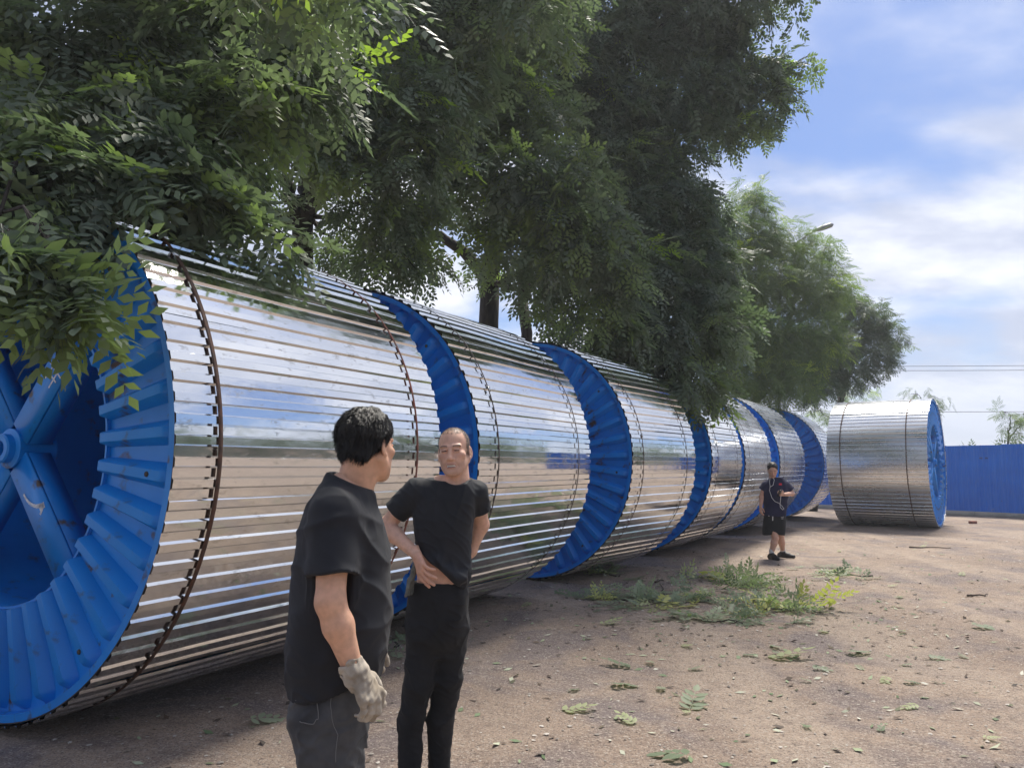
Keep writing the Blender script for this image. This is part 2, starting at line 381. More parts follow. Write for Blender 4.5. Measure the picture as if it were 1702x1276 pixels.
def flange_mesh():
    m = MB()
    m.lathe_y([(1.012, .085), (1.655, .085), (1.655, .093), (1.012, .093)], 120)          # recessed plate
    m.lathe_y([(1.635, .004), (1.681, .004), (1.681, .098), (1.650, .098), (1.650, .0885), (1.635, .080)], 120)   # rim hoop
    m.lathe_y([(1.000, .060), (1.016, .060), (1.016, .084), (1.000, .084)], 96)
    return m.mesh('flange', M['blue'], sharp=30)
def rib_mesh():
    # pressed trapezoid rib along local X (radius), raised towards -Y
    V = []; F = []
    st = [(1.018, .052, .026, .0845, .012), (1.035, .053, .024, .0845, .012), (1.55, .073, .028, .0845, .014), (1.575, .068, .026, .0845, .024), (1.620, .050, .018, .0845, .078)]
    for (x, hb, ht, yb, yt) in st: V += [(x, yb, -hb), (x, yt+.006, -ht-.006), (x, yt, -ht), (x, yt, ht), (x, yt+.006, ht+.006), (x, yb, hb)]
    for i in range(len(st)-1):
        for k in range(5): F.append((i*6+k, i*6+k+1, i*6+7+k, i*6+6+k))
    F += [(0, 5, 4, 3, 2, 1), tuple(24+k for k in range(6))]
    return MB().add(V, F).mesh('rib', M['blue'], sharp=32)
FL_ME, RIB_ME = flange_mesh(), rib_mesh()
rim_me = MB().lathe_y([(1.6815, .002), (1.6875, .002), (1.6875, .085), (1.6815, .085)], 180).mesh('edge_strip', M['rim'], sharp=30)
hub_m = MB().lathe_y([(.05, .0), (.085, .0), (.095, .01), (.095, .05), (.13, .06), (.13, .30), (.05, .30)], 48)
HUB_ME = hub_m.mesh('hub', M['blue'], sharp=30)
def spoke_mesh():
    # channel beam along X, wide face to -Y
    m = MB(); m.box(((.12+1.0)/2, .085, 0), (.438, .008, .105)); 
    for s in (-1, 1): m.box(((.12+1.0)/2, .165, s*.097), (.433, .071, .008))
    return m.mesh('spoke', M['blue'])
SPOKE_ME = spoke_mesh()
LIGHT_STOP_ME = MB().lathe_y([(.0, .32), (.995, .32), (.995, .33), (.0, .33)], 64, close=False).mesh('light_stop', M['rim'], sharp=30)  # added dark disc, blocks light from the far end so the barrel stays dark
hole_disc_me = MB().lathe_y([(.0, .0), (.014, .0), (.016, .006), (.0, .006)], 10, close=False).mesh('hole_disc', M['rim'])  # dark discs standing in for the shade inside bolt holes
def build_drum(x, y, th, Ld, label, spokes, straps, seed, detail=True, roll=0.):
    root = empty('cable_drum', (x, y, 0), -math.radians(th)); root.location.z = -.012
    tag(root, label, 'cable drum', 'blue cable drums clad in corrugated steel')
    rr = random.Random(seed)
    def lk(name, me, parent=root, loc=(0, 0, R_OUT), rot=(0, 0, 0)):
        o = link(name, me, parent); o.location = loc; o.rotation_euler = rot; return o
    nsh = 9; a = rr.random()
    for i in range(nsh):
        lk('lagging_sheet', lagging_sheet_mesh(a + i*2*math.pi/nsh, NR//nsh, Ld, seed*100+i*7, rr.uniform(-.008, .008), 'zinc' if seed < 15 else 'zinc_dull'))
    # straps (their ring is built with the same rib phase as the sheets)
    for (fy, w, mk) in straps:
        s = lk('strap', strap_mesh(fy*Ld, w, M[mk], seed*31 + int(fy*100)), rot=(0, -a, 0))
        for ang in (rr.uniform(-.4, .5), rr.uniform(1.8, 3.)):
            c = MB().box((R_OUT+.008, fy*Ld, 0), (.004, w*.75, .028)).mesh('clip', M['steel_clip']); lk('clip', c, s, (0, 0, 0), (0, ang, 0))
    fl = lk('flange', FL_ME); lk('edge_strip', rim_me, fl, (0, 0, 0))
    ro = rr.random()*.157 + roll
    for k in range(40):
        lk('rib', RIB_ME, fl, (0, 0, 0), (0, ro + k*2*math.pi/40, 0))
    for k in range(8):
        an = ro + (k*5+.0)*2*math.pi/40 + .0; rad = 1.50 if k % 2 else 1.46
        lk('hole_disc', hole_disc_me, fl, (rad*math.cos(an), .0075, -rad*math.sin(an)))
    lk('barrel', MB().lathe_y([(1.000, .094), (1.010, .094), (1.010, Ld-.07), (1.000, Ld-.07)], 96).mesh('barrel', M['blue'], sharp=30))
    for k in range(4): lk('spoke', SPOKE_ME, rot=(0, spokes + math.radians((-49, 49, 131, 229)[k]), 0))
    lk('hub', HUB_ME)
    # far end
    f2 = lk('far_flange', FL_ME, loc=(0, Ld, R_OUT), rot=(0, 0, math.pi))
    lk('edge_strip', rim_me, f2, (0, 0, 0))
    for k in range(4): lk('far_spoke', SPOKE_ME, f2, (0, 0, 0), (0, math.radians(k*90 + 3), 0))
    lk('far_hub', HUB_ME, f2, (0, 0, 0)); lk('light_stop', LIGHT_STOP_ME, f2, (0, 0, 0))
    return root
TH = [('strap_dark', 'strap_red'), ('strap_thin', 'strap_thin')]
d1 = build_drum(-3.306, 4.977, 28.6, 2.53, 'nearest steel clad cable drum, its blue spoked flange cut by the left edge', 0, [(.115, .030, 'strap_dark'), (.87, .022, 'strap_red')], 11)
d2 = build_drum(-1.784, 7.816, 28.6, 2.56, 'second cable drum in the row, behind the man with his hand on his hip', .4, [(.13, .020, 'strap_thin'), (.86, .020, 'strap_thin')], 12)
d3 = build_drum(.205, 11.199, 34.6, 2.20, 'third cable drum in the row, showing a wide blue crescent of flange', .9, [(.14, .018, 'strap_dark'), (.84, .018, 'strap_thin')], 13)
d4 = build_drum(2.017, 14.229, 32.0, 1.80, 'fourth cable drum in the row, under the overhanging dark tree', .2, [(.15, .016, 'strap_thin'), (.83, .016, 'strap_thin')], 14)
d5 = build_drum(3.116, 16.05, 30.2, 2.35, 'fifth cable drum in the row, butted against the fourth with a dark seam', .7, [(.14, .016, 'strap_thin'), (.84, .016, 'strap_thin')], 15)
d6 = build_drum(4.839, 19.02, 31.5, 2.9, 'sixth cable drum, directly behind the man looking at his phone', .5, [(.14, .016, 'strap_thin'), (.84, .016, 'strap_thin')], 16)
d7 = build_drum(7.776, 23.724, 31.1, 2.4, 'last cable drum of the row, partly hidden behind the drum lying crosswise', .3, [(.14, .016, 'strap_thin'), (.84, .016, 'strap_thin')], 17)
d8 = build_drum(11.346, 20.649, 126+180, 2.38, 'cable drum lying crosswise on its own at right, beside the blue fence', .15, [(.20, .022, 'strap_dark'), (.86, .022, 'strap_dark')], 18)
# chalk marks on two spokes of the nearest drum (flat strokes on the wide face)
def stroke(m, a, b, w=.014):
    a, b = np.array(a), np.array(b); d = (b-a)/np.linalg.norm(b-a); n = np.array([-d[1], d[0]])*w/2
    q = [a-n, b-n*.8, b+n*.8, a+n]
    m.add([(p[0], .0745, p[1]) for p in q], [(0, 1, 2, 3)])
def arc(m, c, r, a0, a1, w):
    for i in range(9):
        t0, t1 = a0 + (a1-a0)*i/9, a0 + (a1-a0)*(i+1)/9
        stroke(m, (c[0]+r*math.cos(t0), c[1]+r*math.sin(t0)), (c[0]+r*math.cos(t1), c[1]+r*math.sin(t1)), w*(.6+.5*i/9))
sps = [o for o in d1.children if o.name.startswith('spoke')]
m = MB()   # like a kai character: two bars, two uprights
for a, b in (((.60, .055), (.60, -.065)), ((.655, .075), (.65, -.085)), ((.70, .03), (.55, .045)), ((.72, -.035), (.53, -.03)), ((.72, .02), (.705, .05))): stroke(m, a, b)
ch = m.build('chalk_character', M['chalk'], sps[0]); ch['label'] = 'white chalked character with two crossbars'
m = MB(); arc(m, (.34, .14), .20, -1.6, -.35, .028); stroke(m, (.525, .07), (.49, .015), .022); stroke(m, (.525, .07), (.555, .005), .022); stroke(m, (.53, .075), (.52, .02), .04)
ar = m.build('painted_arrow', M['chalk'], sps[1]); ar['label'] = 'white curved arrow painted on the spoke'
# ------------------------------------------------------------------ foliage kit
def pinnate(r, pairs=6, Lr=.21, ll=.052, lw=.021, fine=False, droop=.06, fold=.004):
    """one feather leaf along +X, flat side to +Z. returns V, quads"""
    V = []; F = []
    def leaflet(base, ang, s):
        l = ll*s; w = lw*s; d = np.array([math.cos(ang), math.sin(ang), -.22 + r.uniform(-.25, .15)]); d /= np.linalg.norm(d)
        side = np.cross([0, 0, 1.], d); side /= np.linalg.norm(side); up = np.cross(d, side)
        n0 = len(V)
        if not fine:
            for p in (base, base + d*l*.45 + side*w*.5 + up*fold, base + d*l, base + d*l*.45 - side*w*.5 + up*fold): V.append(p)
            F.append((n0, n0+1, n0+2, n0+3))
        else:
            cv = r.uniform(-.10, .02)*l
            pts = [base, base + d*l*.22 + side*w*.38 + up*fold, base + d*l*.55 + side*w*.5 + up*(fold+cv*.4), base + d*l*.85 + side*w*.24 + up*(fold*.5+cv*.8), base + d*l*1.03 + up*cv,
                   base + d*l*.85 - side*w*.24 + up*(fold*.5+cv*.8), base + d*l*.55 - side*w*.5 + up*(fold+cv*.4), base + d*l*.22 - side*w*.38 + up*fold, base + d*l*.3, base + d*l*.65 + up*cv*.4]
            V.extend(pts)
            for f in ((0, 8, 1, 1), (1, 8, 9, 2), (2, 9, 3, 3), (3, 9, 4, 4), (0, 7, 8, 8), (7, 6, 9, 8), (6, 5, 9, 9), (5, 4, 9, 9)): F.append(tuple(n0 + k for k in f))
    for i in range(pairs):
        t = (i + .8)/(pairs + .6); base = np.array([Lr*t, 0, -droop*t*t])
        sc = (.72 + .5*math.sin(math.pi*(.15 + .75*t)))*r.uniform(.88, 1.1)
        for sg in (-1, 1):
            leaflet(base + np.array([sg*.004, 0, 0]), sg*math.radians(62 - 18*t + r.uniform(-9, 9)), sc)
    leaflet(np.array([Lr, 0, -droop]), r.uniform(-.15, .15), 1.05)
    # stalk
    for i in range(3 if fine else 0):
        t0, t1 = i/3, (i+1)/3; w = .0016; n0 = len(V)
        for t in (t0, t1):
            for sg in (-1, 1): V.append(np.array([Lr*t, sg*w, -droop*t*t + .001]))
        F.append((n0, n0+1, n0+3, n0+2))
    return np.array(V), F
def sprig(seed, nl=7, length=.34, **kw):
    r = random.Random(seed); VV = []; FF = []; n = 0
    for i in range(nl):
        t = (i+.6)/nl; V, F = pinnate(r, **kw)
        sg = 1 if i % 2 else -1
        az = sg*math.radians(r.uniform(35, 70)) if i < nl-1 else r.uniform(-.2, .2); el = math.radians(r.uniform(-28, 22)); rl = r.uniform(-.5, .5)
        Rm = np.array(Matrix.Rotation(az, 3, 'Z') @ Matrix.Rotation(-el, 3, 'Y') @ Matrix.Rotation(rl, 3, 'X'))
        V = (V*r.uniform(.8, 1.12)) @ Rm.T + np.array([length*t, 0, -.10*t*t*length/.34])
        VV.append(V); FF += [tuple(k+n for k in f) for f in F]; n += len(V)
    for i in range(3):
        t0, t1 = i/3, (i+1)/3; V = []
        for t in (t0, t1):
            for sg in (-1, 1): V.append((length*t, sg*.003, -.10*t*t*length/.34))
        VV.append(np.array(V)); FF.append((n, n+1, n+3, n+2)); n += 4
    return np.concatenate(VV), np.array(FF, np.int32)
KITS = {'near': [sprig(s, 6, .40, pairs=4, Lr=.26, ll=.088, lw=.044, droop=.11) for s in range(8)],
        'mid': [sprig(20+s, 6, .42, pairs=4, Lr=.27, ll=.097, lw=.045, droop=.11) for s in range(8)],
        'far': [sprig(40+s, 5, .45, pairs=4, Lr=.30, ll=.115, lw=.040) for s in range(5)],
        'feather': [sprig(60+s, 6, .5, pairs=6, Lr=.34, ll=.095, lw=.024, droop=.10) for s in range(5)]}
def frames(ax, up):
    ax = ax/np.linalg.norm(ax, axis=1)[:, None]; s = np.cross(up, ax); s /= np.linalg.norm(s, axis=1)[:, None] + 1e-9
    return np.stack([ax, s, np.cross(ax, s)], 2)      # columns
def place(kit, C, ax, up, sc, tint, r):
    """copies of sprigs joined into arrays"""
    Rm = frames(ax, up); var = r.integers(0, len(kit), len(C)); VV = []; FF = []; TT = []; n = 0
    for k, (V0, F0) in enumerate(kit):
        ix = np.where(var == k)[0]
        if not len(ix): continue
        V = np.einsum('nij,vj->nvi', Rm[ix], V0)*sc[ix, None, None] + C[ix, None, :]
        F = F0[None] + (np.arange(len(ix))*len(V0))[:, None, None] + n
        VV.append(V.reshape(-1, 3)); FF.append(F.reshape(-1, 4)); TT.append(np.repeat(tint[ix], len(V0))); n += len(ix)*len(V0)
    return np.concatenate(VV), np.concatenate(FF), np.concatenate(TT)
LEAF_FINE = []
for s in range(5):
    V, F = pinnate(random.Random(100+s), pairs=4, Lr=.27, ll=.096, lw=.048, fine=True, droop=.11, fold=.007)
    F = [f if f[2] != f[3] else f[:3] for f in F]
    q = np.array([f for f in F if len(f) == 4]); t3 = np.array([f for f in F if len(f) == 3])
    LEAF_FINE.append((V, q, t3))
def leaf_meshes(mt, tints):
    out = []
    for i, (V, q, t3) in enumerate(LEAF_FINE):
        for tv in tints: out.append(np_mesh('leaf', V, [q, t3], mt, False, tint=np.full(len(V), tv)))
    return out
LM = leaf_meshes(M['leaf'], (.2, .45, .7, .85)); LMY = leaf_meshes(M['leaf'], (.98,))
def curve(a, b, sag, n=7, r=None):
    a, b = np.asarray(a, float), np.asarray(b, float); t = np.linspace(0, 1, n)[:, None]
    j = np.zeros((n, 3))
    if r is not None: j[1:-1] = r.normal(0, .035*np.linalg.norm(b-a), (n-2, 3))
    return a + (b-a)*t + np.array([0, 0, 1.])*sag*4*t*(1-t) + j
TREE_LEAVES = {}
def tree(name, label, base, forks, clumps, kit, mt, seed, dens=60., scale=1., trunk_r=.2, up_to=None, lean=(0, 0), singles=0, tmean=.45, young=.02, group='trees leaning over the row of drums', droop=.62, single_front=None):
    """base: ground point; forks: list of (end point, r0, r1) limbs from the fork; clumps: (px,py,Y,rx,ry[,density])"""
    r = np.random.default_rng(seed)
    root = empty(name, (base[0], base[1], -.05)); tag(root, label, 'tree', group); o = np.array([base[0], base[1], -.05])
    top = np.array(up_to, float)
    m = MB()
    tp = curve(np.zeros(3), top - o, 0, 8, None); tp[1:-1] += r.normal(0, .04, (6, 3))*[1, 1, .3]; tp[-1] = top - o
    rad = trunk_r*np.array([1.45, 1.1, 1., .95, .9, .86, .82, .8]); m.tube(tp, rad, 12)
    tr = m.build('trunk', M['bark'], root, smooth=True)
    ends = []
    for (e, r0, r1) in forks:
        p = curve(top - o - np.array([0, 0, .15]), np.asarray(e) - o, .12*np.linalg.norm(np.asarray(e)-top), 9, r)
        MB().tube(p, np.linspace(r0, r1, 9), 9).build('limb', M['bark'], root, smooth=True)
        ends += [(p[k] + o, r0 + (r1-r0)*k/8) for k in (2, 4, 6, 8)]
    ends.append((top, trunk_r*.7))
    EP = np.array([e[0] for e in ends])
    br = MB(); CC = []; AX = []; TN = []; SC = []
    for cl in clumps:
        px, py, Y, rx, ry = cl[:5]; dn = cl[5] if len(cl) > 5 else 1.
        c = P(px, py, Y); s = Y/FPX; rad3 = np.array([rx*s, (rx+ry)*.5*s*.9, ry*s])
        k = np.argmin(np.linalg.norm((EP - c)*[1, 1, 1.6], axis=1) + .25*np.maximum(0, EP[:, 2]-c[2]))
        pth = curve(ends[k][0]-o, c-o, .08*np.linalg.norm(ends[k][0]-c), 7, r)
        br.tube(pth, np.linspace(min(.016 if Y < 5.5 else .045, ends[k][1]*.6)*scale**.5, .009*scale**.5, 7), 5)
        n = max(4, int(dens*dn*rad3[0]*rad3[2]/scale**2))
        u = r.normal(size=(n, 3)); u /= np.linalg.norm(u, axis=1)[:, None]
        q = r.random(n)**(1/2.2); lump = 1 + .22*np.sin(u[:, 0]*5 + px) * np.cos(u[:, 2]*6 + py)
        pos = c + u*(q*lump)[:, None]*rad3
        outw = u*[1, 1, .55] + np.array([0, 0, -droop]) + r.normal(0, .38, (n, 3))
        CC.append(pos - outw/np.linalg.norm(outw, axis=1)[:, None]*.15*scale); AX.append(outw)
        ct = tmean + r.normal(0, .09)
        TN.append(np.clip(ct + r.normal(0, .16, n), 0, .86)); SC.append(scale*r.uniform(.75, 1.15, n))
        # twigs inside the clump
        for t in range(6):
            v = pos[r.integers(0, n)] - o; br.tube(curve(pth[5], v, .02, 4, r), np.linspace(.010, .004, 4)*scale**.5*(.35 if Y < 5.5 else 1), 4, cap=False)
    br.build('branches', M['bark'], root, smooth=True)['kind'] = 'stuff'
    C = np.concatenate(CC); A = np.concatenate(AX); T = np.concatenate(TN); S = np.concatenate(SC)
    yg = r.random(len(T)) < young; T[yg] = r.uniform(.9, 1., yg.sum())
    up = np.tile([0, 0, 1.], (len(C), 1)) + r.normal(0, .30, (len(C), 3))
    V, F, TT = place(KITS[kit], C - o, A, up, S, T, r)
    cr = link('crown', np_mesh('crown', V, F, mt, False, tint=TT), root); cr['kind'] = 'stuff'
    if singles:
        # the leaves nearest the camera, one object each
        d = np.linalg.norm(C - np.array([0, 0, CAM_H]), axis=1)
        pxx = PW/2 + FPX*C[:, 0]/np.maximum(C[:, 1], .1); pyy = 776 - FPX*(C[:, 2]-CAM_H)/np.maximum(C[:, 1], .1)
        ok = np.where((C[:, 1] > .5) & (pxx > -30) & (pxx < 1730) & (pyy > -60))[0]
        ix = ok[np.argsort(d[ok])[:max(1, singles//3)]]
        Rm = frames(A, up); cnt = 0
        for i in ix:
            for q in range(3):
                if cnt >= singles: break
                me = LM[r.integers(0, len(LM))] if T[i] < .9 else LMY[r.integers(0, len(LMY))]
                ob = link('leaf', me, root); cnt += 1
                Rz = Matrix(Rm[i].tolist()).to_3x3() @ Matrix.Rotation(r.uniform(-1.1, 1.1), 3, 'Z') @ Matrix.Rotation(r.uniform(-.4, .5), 3, 'Y')
                ob.matrix_local = Matrix.Translation(Vector((C[i] - o + Rm[i][:, 0]*.10*q*scale + r.normal(0, .03, 3)).tolist())) @ Rz.to_4x4() @ Matrix.Scale(float(S[i])*r.uniform(.8, 1.1), 4)
    return len(C)
def rnd_clumps(seed, x0, x1, y0, y1, Y0, Y1, n, rx, ry, dens=1.):
    r = random.Random(seed); return [(r.uniform(x0, x1), r.uniform(y0, y1), r.uniform(Y0, Y1), rx*r.uniform(.8, 1.2), ry*r.uniform(.8, 1.2), dens) for _ in range(n)]
ns = []
ns.append(tree('locust_tree', 'near tree at far left, its feathery leaves hanging over the nearest flange', (-6.4, 7.2), [(P(120, 150, 5.6), .13, .05), (P(330, 120, 6.2), .12, .05), (P(-160, 300, 4.9), .08, .03), (P(-250, -200, 6), .12, .05), (P(300, -300, 6), .12, .05)],
  [(40, 60, 5.2, 130, 90), (180, 50, 5.4, 120, 90), (320, 60, 5.8, 120, 90), (440, 40, 6.2, 110, 90), (90, 170, 4.9, 120, 80), (230, 170, 5.2, 120, 90), (370, 170, 5.6, 120, 90), (500, 130, 6.2, 110, 90),
   (30, 280, 4.5, 100, 80), (140, 290, 4.6, 110, 75), (260, 280, 5.0, 100, 80), (370, 260, 5.6, 90, 70), (60, 360, 4.3, 80, 40), (130, 340, 4.4, 60, 35), (250, 315, 4.9, 60, 30, .8),
   (-20, 400, 3.75, 45, 36), (45, 405, 3.7, 50, 30), (105, 440, 3.75, 22, 26, .9), (0, 440, 3.65, 40, 24, .8), (140, 500, 3.65, 24, 20, .9), (85, 475, 3.6, 20, 18, .9), (400, 355, 5.2, 50, 25, .6), (470, 395, 5.5, 45, 20, .6), (330, 335, 5.0, 50, 22, .6)]
  + rnd_clumps(1, -350, 500, -330, -40, 4.5, 7.5, 16, 150, 120, .55), 'near', M['leaf'], 1, dens=205, trunk_r=.22, up_to=(-6.1, 7.0, 3.4), singles=297, tmean=.7, young=.012))
ns.append(tree('locust_tree', 'dark forked tree trunk rising behind the first drum under a dense crown', (-2.9, 10.9), [(P(465, 290, 10.6), .14, .07), (P(520, 280, 10.9), .15, .07), (P(600, 120, 9.6), .12, .05), (P(350, 330, 10.2), .09, .03), (P(560, -200, 10), .11, .05)],
  [(420, 150, 8.6, 90, 80), (560, 60, 8.8, 100, 80), (680, 60, 9.0, 100, 80), (600, 160, 8.6, 100, 80), (700, 170, 8.8, 90, 80), (560, 250, 8.6, 80, 60), (660, 260, 8.6, 80, 60), (470, 250, 9.4, 80, 50, .7),
   (600, 340, 9.2, 80, 50), (690, 340, 9.6, 80, 50), (640, 420, 9.8, 80, 40), (560, 420, 10.6, 70, 40, .7), (750, 20, 9.0, 90, 70), (760, 120, 9.2, 80, 70), (440, 330, 9.9, 60, 40, .35), (380, 330, 10, 60, 40, .4), (300, 250, 10.2, 90, 80, .5), (700, 440, 10.5, 50, 30, .6)]
  + rnd_clumps(2, 200, 900, -260, -30, 8.5, 11, 12, 130, 100, .5), 'near', M['leaf'], 2, dens=165, trunk_r=.19, up_to=P(503, 360, 10.8), singles=120, tmean=.66, young=.02))
ns.append(tree('locust_tree', 'leaning dark trunk behind the second drum with grey green leaf sprays', (-.55, 15.3), [(P(700, 380, 14.6), .15, .06), (P(830, 300, 14.6), .15, .06), (P(900, 200, 13.5), .13, .05), (P(850, 0, 14), .12, .05)],
  [(800, 60, 11.5, 90, 70), (880, 40, 12, 90, 70), (850, 150, 11.5, 90, 70), (780, 220, 11.2, 80, 60), (900, 210, 11.2, 70, 60, .8), (760, 300, 11.5, 80, 50, .8), (860, 290, 10.6, 80, 55), (960, 280, 10.8, 60, 50), (920, 340, 10.6, 70, 45), (990, 360, 10.9, 50, 50),
   (830, 370, 11.4, 80, 50, .8), (950, 410, 11.0, 80, 50), (1010, 440, 11.4, 60, 50), (900, 440, 12.2, 70, 40, .7), (990, 510, 11.8, 70, 45), (920, 500, 12.6, 60, 35, .7), (700, 400, 13, 70, 35, .7), (1030, 560, 12.3, 50, 35), (960, 560, 13.2, 60, 30, .7), (830, 450, 14.2, 60, 30, .25)],
  'near', M['leaf'], 3, dens=185, scale=1.1, trunk_r=.24, up_to=P(815, 470, 15.2), singles=120, tmean=.7, young=.012))
ns.append(tree('locust_tree', 'slim dark trunk standing close behind the gap of the second and third drums', (.3, 16.6), [(P(880, 380, 16.2), .11, .05), (P(960, 250, 15.8), .11, .04)],
  [(930, 120, 14.5, 90, 80), (1000, 200, 14.5, 80, 70, .8), (950, 320, 15, 80, 60, .6), (1000, 440, 15, 70, 60, .6), (880, 440, 16, 60, 40, .4), (980, 20, 14.5, 90, 70)], 'mid', M['leaf'], 4, dens=150, scale=1.15, trunk_r=.15, up_to=P(868, 500, 16.5), tmean=.4, young=.012))
ns.append(tree('locust_tree', 'tallest dark tree, its crown standing out against the sky above the third drum', (2.6, 19.8), [(P(1040, 350, 17), .17, .07), (P(1120, 200, 16.5), .16, .06), (P(1220, 120, 16), .11, .03), (P(1100, 0, 16), .13, .05), (P(1120, 520, 15.5), .1, .04)],
  [(1010, 60, 14.8, 90, 80), (1100, 40, 15, 90, 80), (1180, 60, 15, 70, 70), (1030, 170, 14.8, 90, 70), (1120, 160, 14.8, 80, 70), (1200, 140, 15, 70, 60), (1225, 40, 15, 40, 50, .7), (1265, 120, 15, 50, 45, .8), (1310, 115, 15, 38, 26, .55), (1335, 108, 15, 18, 14, .5), (1265, 185, 15, 50, 35, .8), (1300, 165, 15, 28, 22, .5), (1215, 210, 15, 50, 30, .8),
   (1040, 270, 14.6, 90, 60), (1120, 250, 14.8, 60, 50), (1100, 330, 14.6, 80, 60), (1155, 320, 15, 35, 50), (1040, 370, 14.2, 80, 60), (1130, 410, 14.4, 75, 60), (1180, 380, 15.2, 45, 50), (1060, 450, 13.6, 80, 55), (1150, 480, 14, 70, 60), (1200, 450, 15, 40, 50),
   (1080, 540, 13.2, 80, 55), (1160, 560, 13.6, 70, 60), (1215, 540, 14.6, 40, 50, .8), (1060, 600, 13, 60, 40), (1130, 630, 13, 60, 35), (1175, 640, 13.4, 40, 28, .8), (1020, 570, 13.2, 50, 35)]
  + rnd_clumps(5, 850, 1250, -200, -30, 13, 16, 8, 110, 90, .6), 'mid', M['leaf'], 5, dens=185, scale=1.12, trunk_r=.26, up_to=P(1040, 560, 18.5), singles=120, tmean=.5, young=.012))
ns.append(tree('locust_tree', 'pale yellow green tree with a feathery top beyond the tall dark tree', (6.6, 27.5), [(P(1260, 420, 26), .16, .04), (P(1330, 480, 26), .15, .04), (P(1220, 480, 26), .14, .04)],
  [(1245, 330, 25, 40, 35, .55), (1270, 345, 25, 30, 25, .5), (1225, 390, 25, 55, 45, .8), (1290, 400, 25, 60, 45, .8), (1345, 420, 25, 45, 38, .6), (1375, 410, 25, 22, 18, .4), (1200, 450, 25, 60, 50), (1270, 470, 24.5, 70, 55), (1345, 480, 24.5, 60, 50, .9), (1385, 470, 25, 35, 45, .6),
   (1210, 540, 24, 60, 55), (1280, 560, 24, 70, 60), (1350, 560, 24, 60, 50), (1230, 620, 23.5, 60, 40), (1300, 630, 23.5, 70, 35)], 'feather', M['leaf_light'], 6, dens=175, scale=1.0, trunk_r=.2, up_to=P(1290, 600, 27), tmean=.5, young=.05))
ns.append(tree('locust_tree', 'small dark rounded tree crown at the right end of the row of trees', (11.0, 28.6), [(P(1440, 560, 27.5), .12, .03), (P(1400, 590, 27.5), .12, .03)],
  [(1400, 510, 26.5, 40, 35), (1440, 530, 26.5, 45, 40), (1475, 560, 26.5, 32, 40, .8), (1390, 570, 26, 60, 40), (1440, 590, 26, 50, 35), (1360, 610, 25.5, 60, 35), (1410, 625, 26, 45, 22), (1340, 640, 25, 50, 28)], 'far', M['leaf'], 7, dens=120, scale=.85, trunk_r=.14, up_to=P(1400, 650, 28.4), tmean=.3, young=.01))
# young trees behind the fence
ns.append(tree('young_tree', 'feathery pale sapling rising behind the gap left of the crosswise drum', (14.5, 34.5), [(P(1400, 670, 34), .05, .02), (P(1370, 690, 34), .05, .02)],
  [(1400, 655, 34, 45, 14, .5), (1360, 680, 34, 35, 16, .45), (1440, 645, 34, 28, 10, .5), (1395, 690, 34, 40, 25, .4), (1375, 720, 34, 30, 20, .4)], 'feather', M['leaf_light'], 8, dens=60, scale=1.0, trunk_r=.06, up_to=P(1392, 715, 34.3), tmean=.55, young=.03, group='young trees beyond the fence'))
ns.append(tree('young_tree', 'dark spreading sapling peeking over the top of the crosswise drum', (19.6, 36), [(P(1530, 660, 36), .05, .02)],
  [(1525, 655, 36, 22, 12, .8), (1550, 668, 36, 28, 13, .8), (1565, 690, 36, 18, 9, .5), (1540, 685, 36, 25, 14, .6)], 'feather', M['leaf'], 9, dens=60, scale=.95, trunk_r=.06, up_to=P(1545, 705, 36), tmean=.5, group='young trees beyond the fence'))
ns.append(tree('young_tree', 'thin stemmed sapling above the blue fence near the right edge', (22.2, 34.5), [(P(1680, 690, 34.3), .04, .015), (P(1698, 705, 34.3), .03, .015)],
  [(1668, 685, 34, 16, 10, .8), (1690, 700, 34, 22, 11, .8), (1672, 712, 34, 18, 9, .6), (1705, 690, 34, 16, 12, .6), (1690, 722, 34, 18, 6, .5)], 'feather', M['leaf_light'], 10, dens=70, scale=.9, trunk_r=.05, up_to=P(1676, 725, 34.4), tmean=.45, group='young trees beyond the fence'))
# far tree line beyond the fence, and round the yard behind the camera (seen in the steel)
def wood(name, label, pts, h, n, seed, scale):
    r = np.random.default_rng(seed); pts = np.array(pts, float)
    seg = np.linalg.norm(np.diff(pts, axis=0), axis=1); cum = np.concatenate([[0], np.cumsum(seg)])
    s = r.random(n)*cum[-1]; x = np.interp(s, cum, pts[:, 0]); y = np.interp(s, cum, pts[:, 1])
    hh = h*(.75 + .18*np.sin(s*.35 + seed) + .12*np.sin(s*.9 + 1.3*seed))
    z = hh*r.random(n)**.75; wdt = np.sqrt(np.maximum(0, 1-(z/hh)**2))*h*.28
    C = np.stack([x + r.normal(0, 1, n)*wdt, y + r.normal(0, 1, n)*wdt, z], 1)
    A = r.normal(0, 1, (n, 3)) + [0, 0, .1]
    V, F, T = place(KITS['far'], C, A, np.tile([0, 0, 1.], (n, 1)) + r.normal(0, .4, (n, 3)), scale*r.uniform(.7, 1.3, n), np.clip(r.normal(.45, .2, n), 0, 1), r)
    tag(link(name, np_mesh(name, V, F, M['leaf_far'], False, tint=T)), label, 'woodland', kind='stuff')
wood('far_woodland', 'low hazy band of trees beyond the blue fence', [(20, 75), (48, 74), (75, 60)], 3.6, 1100, 3, 3.4)
wood('yard_edge_woodland', 'belt of trees round the open side of the yard, mirrored in the steel', [(40, 34), (46, 10), (40, -14), (20, -32), (-12, -36), (-38, -20)], 7.0, 2000, 5, 4.6)
print('sprigs', ns, sum(ns))

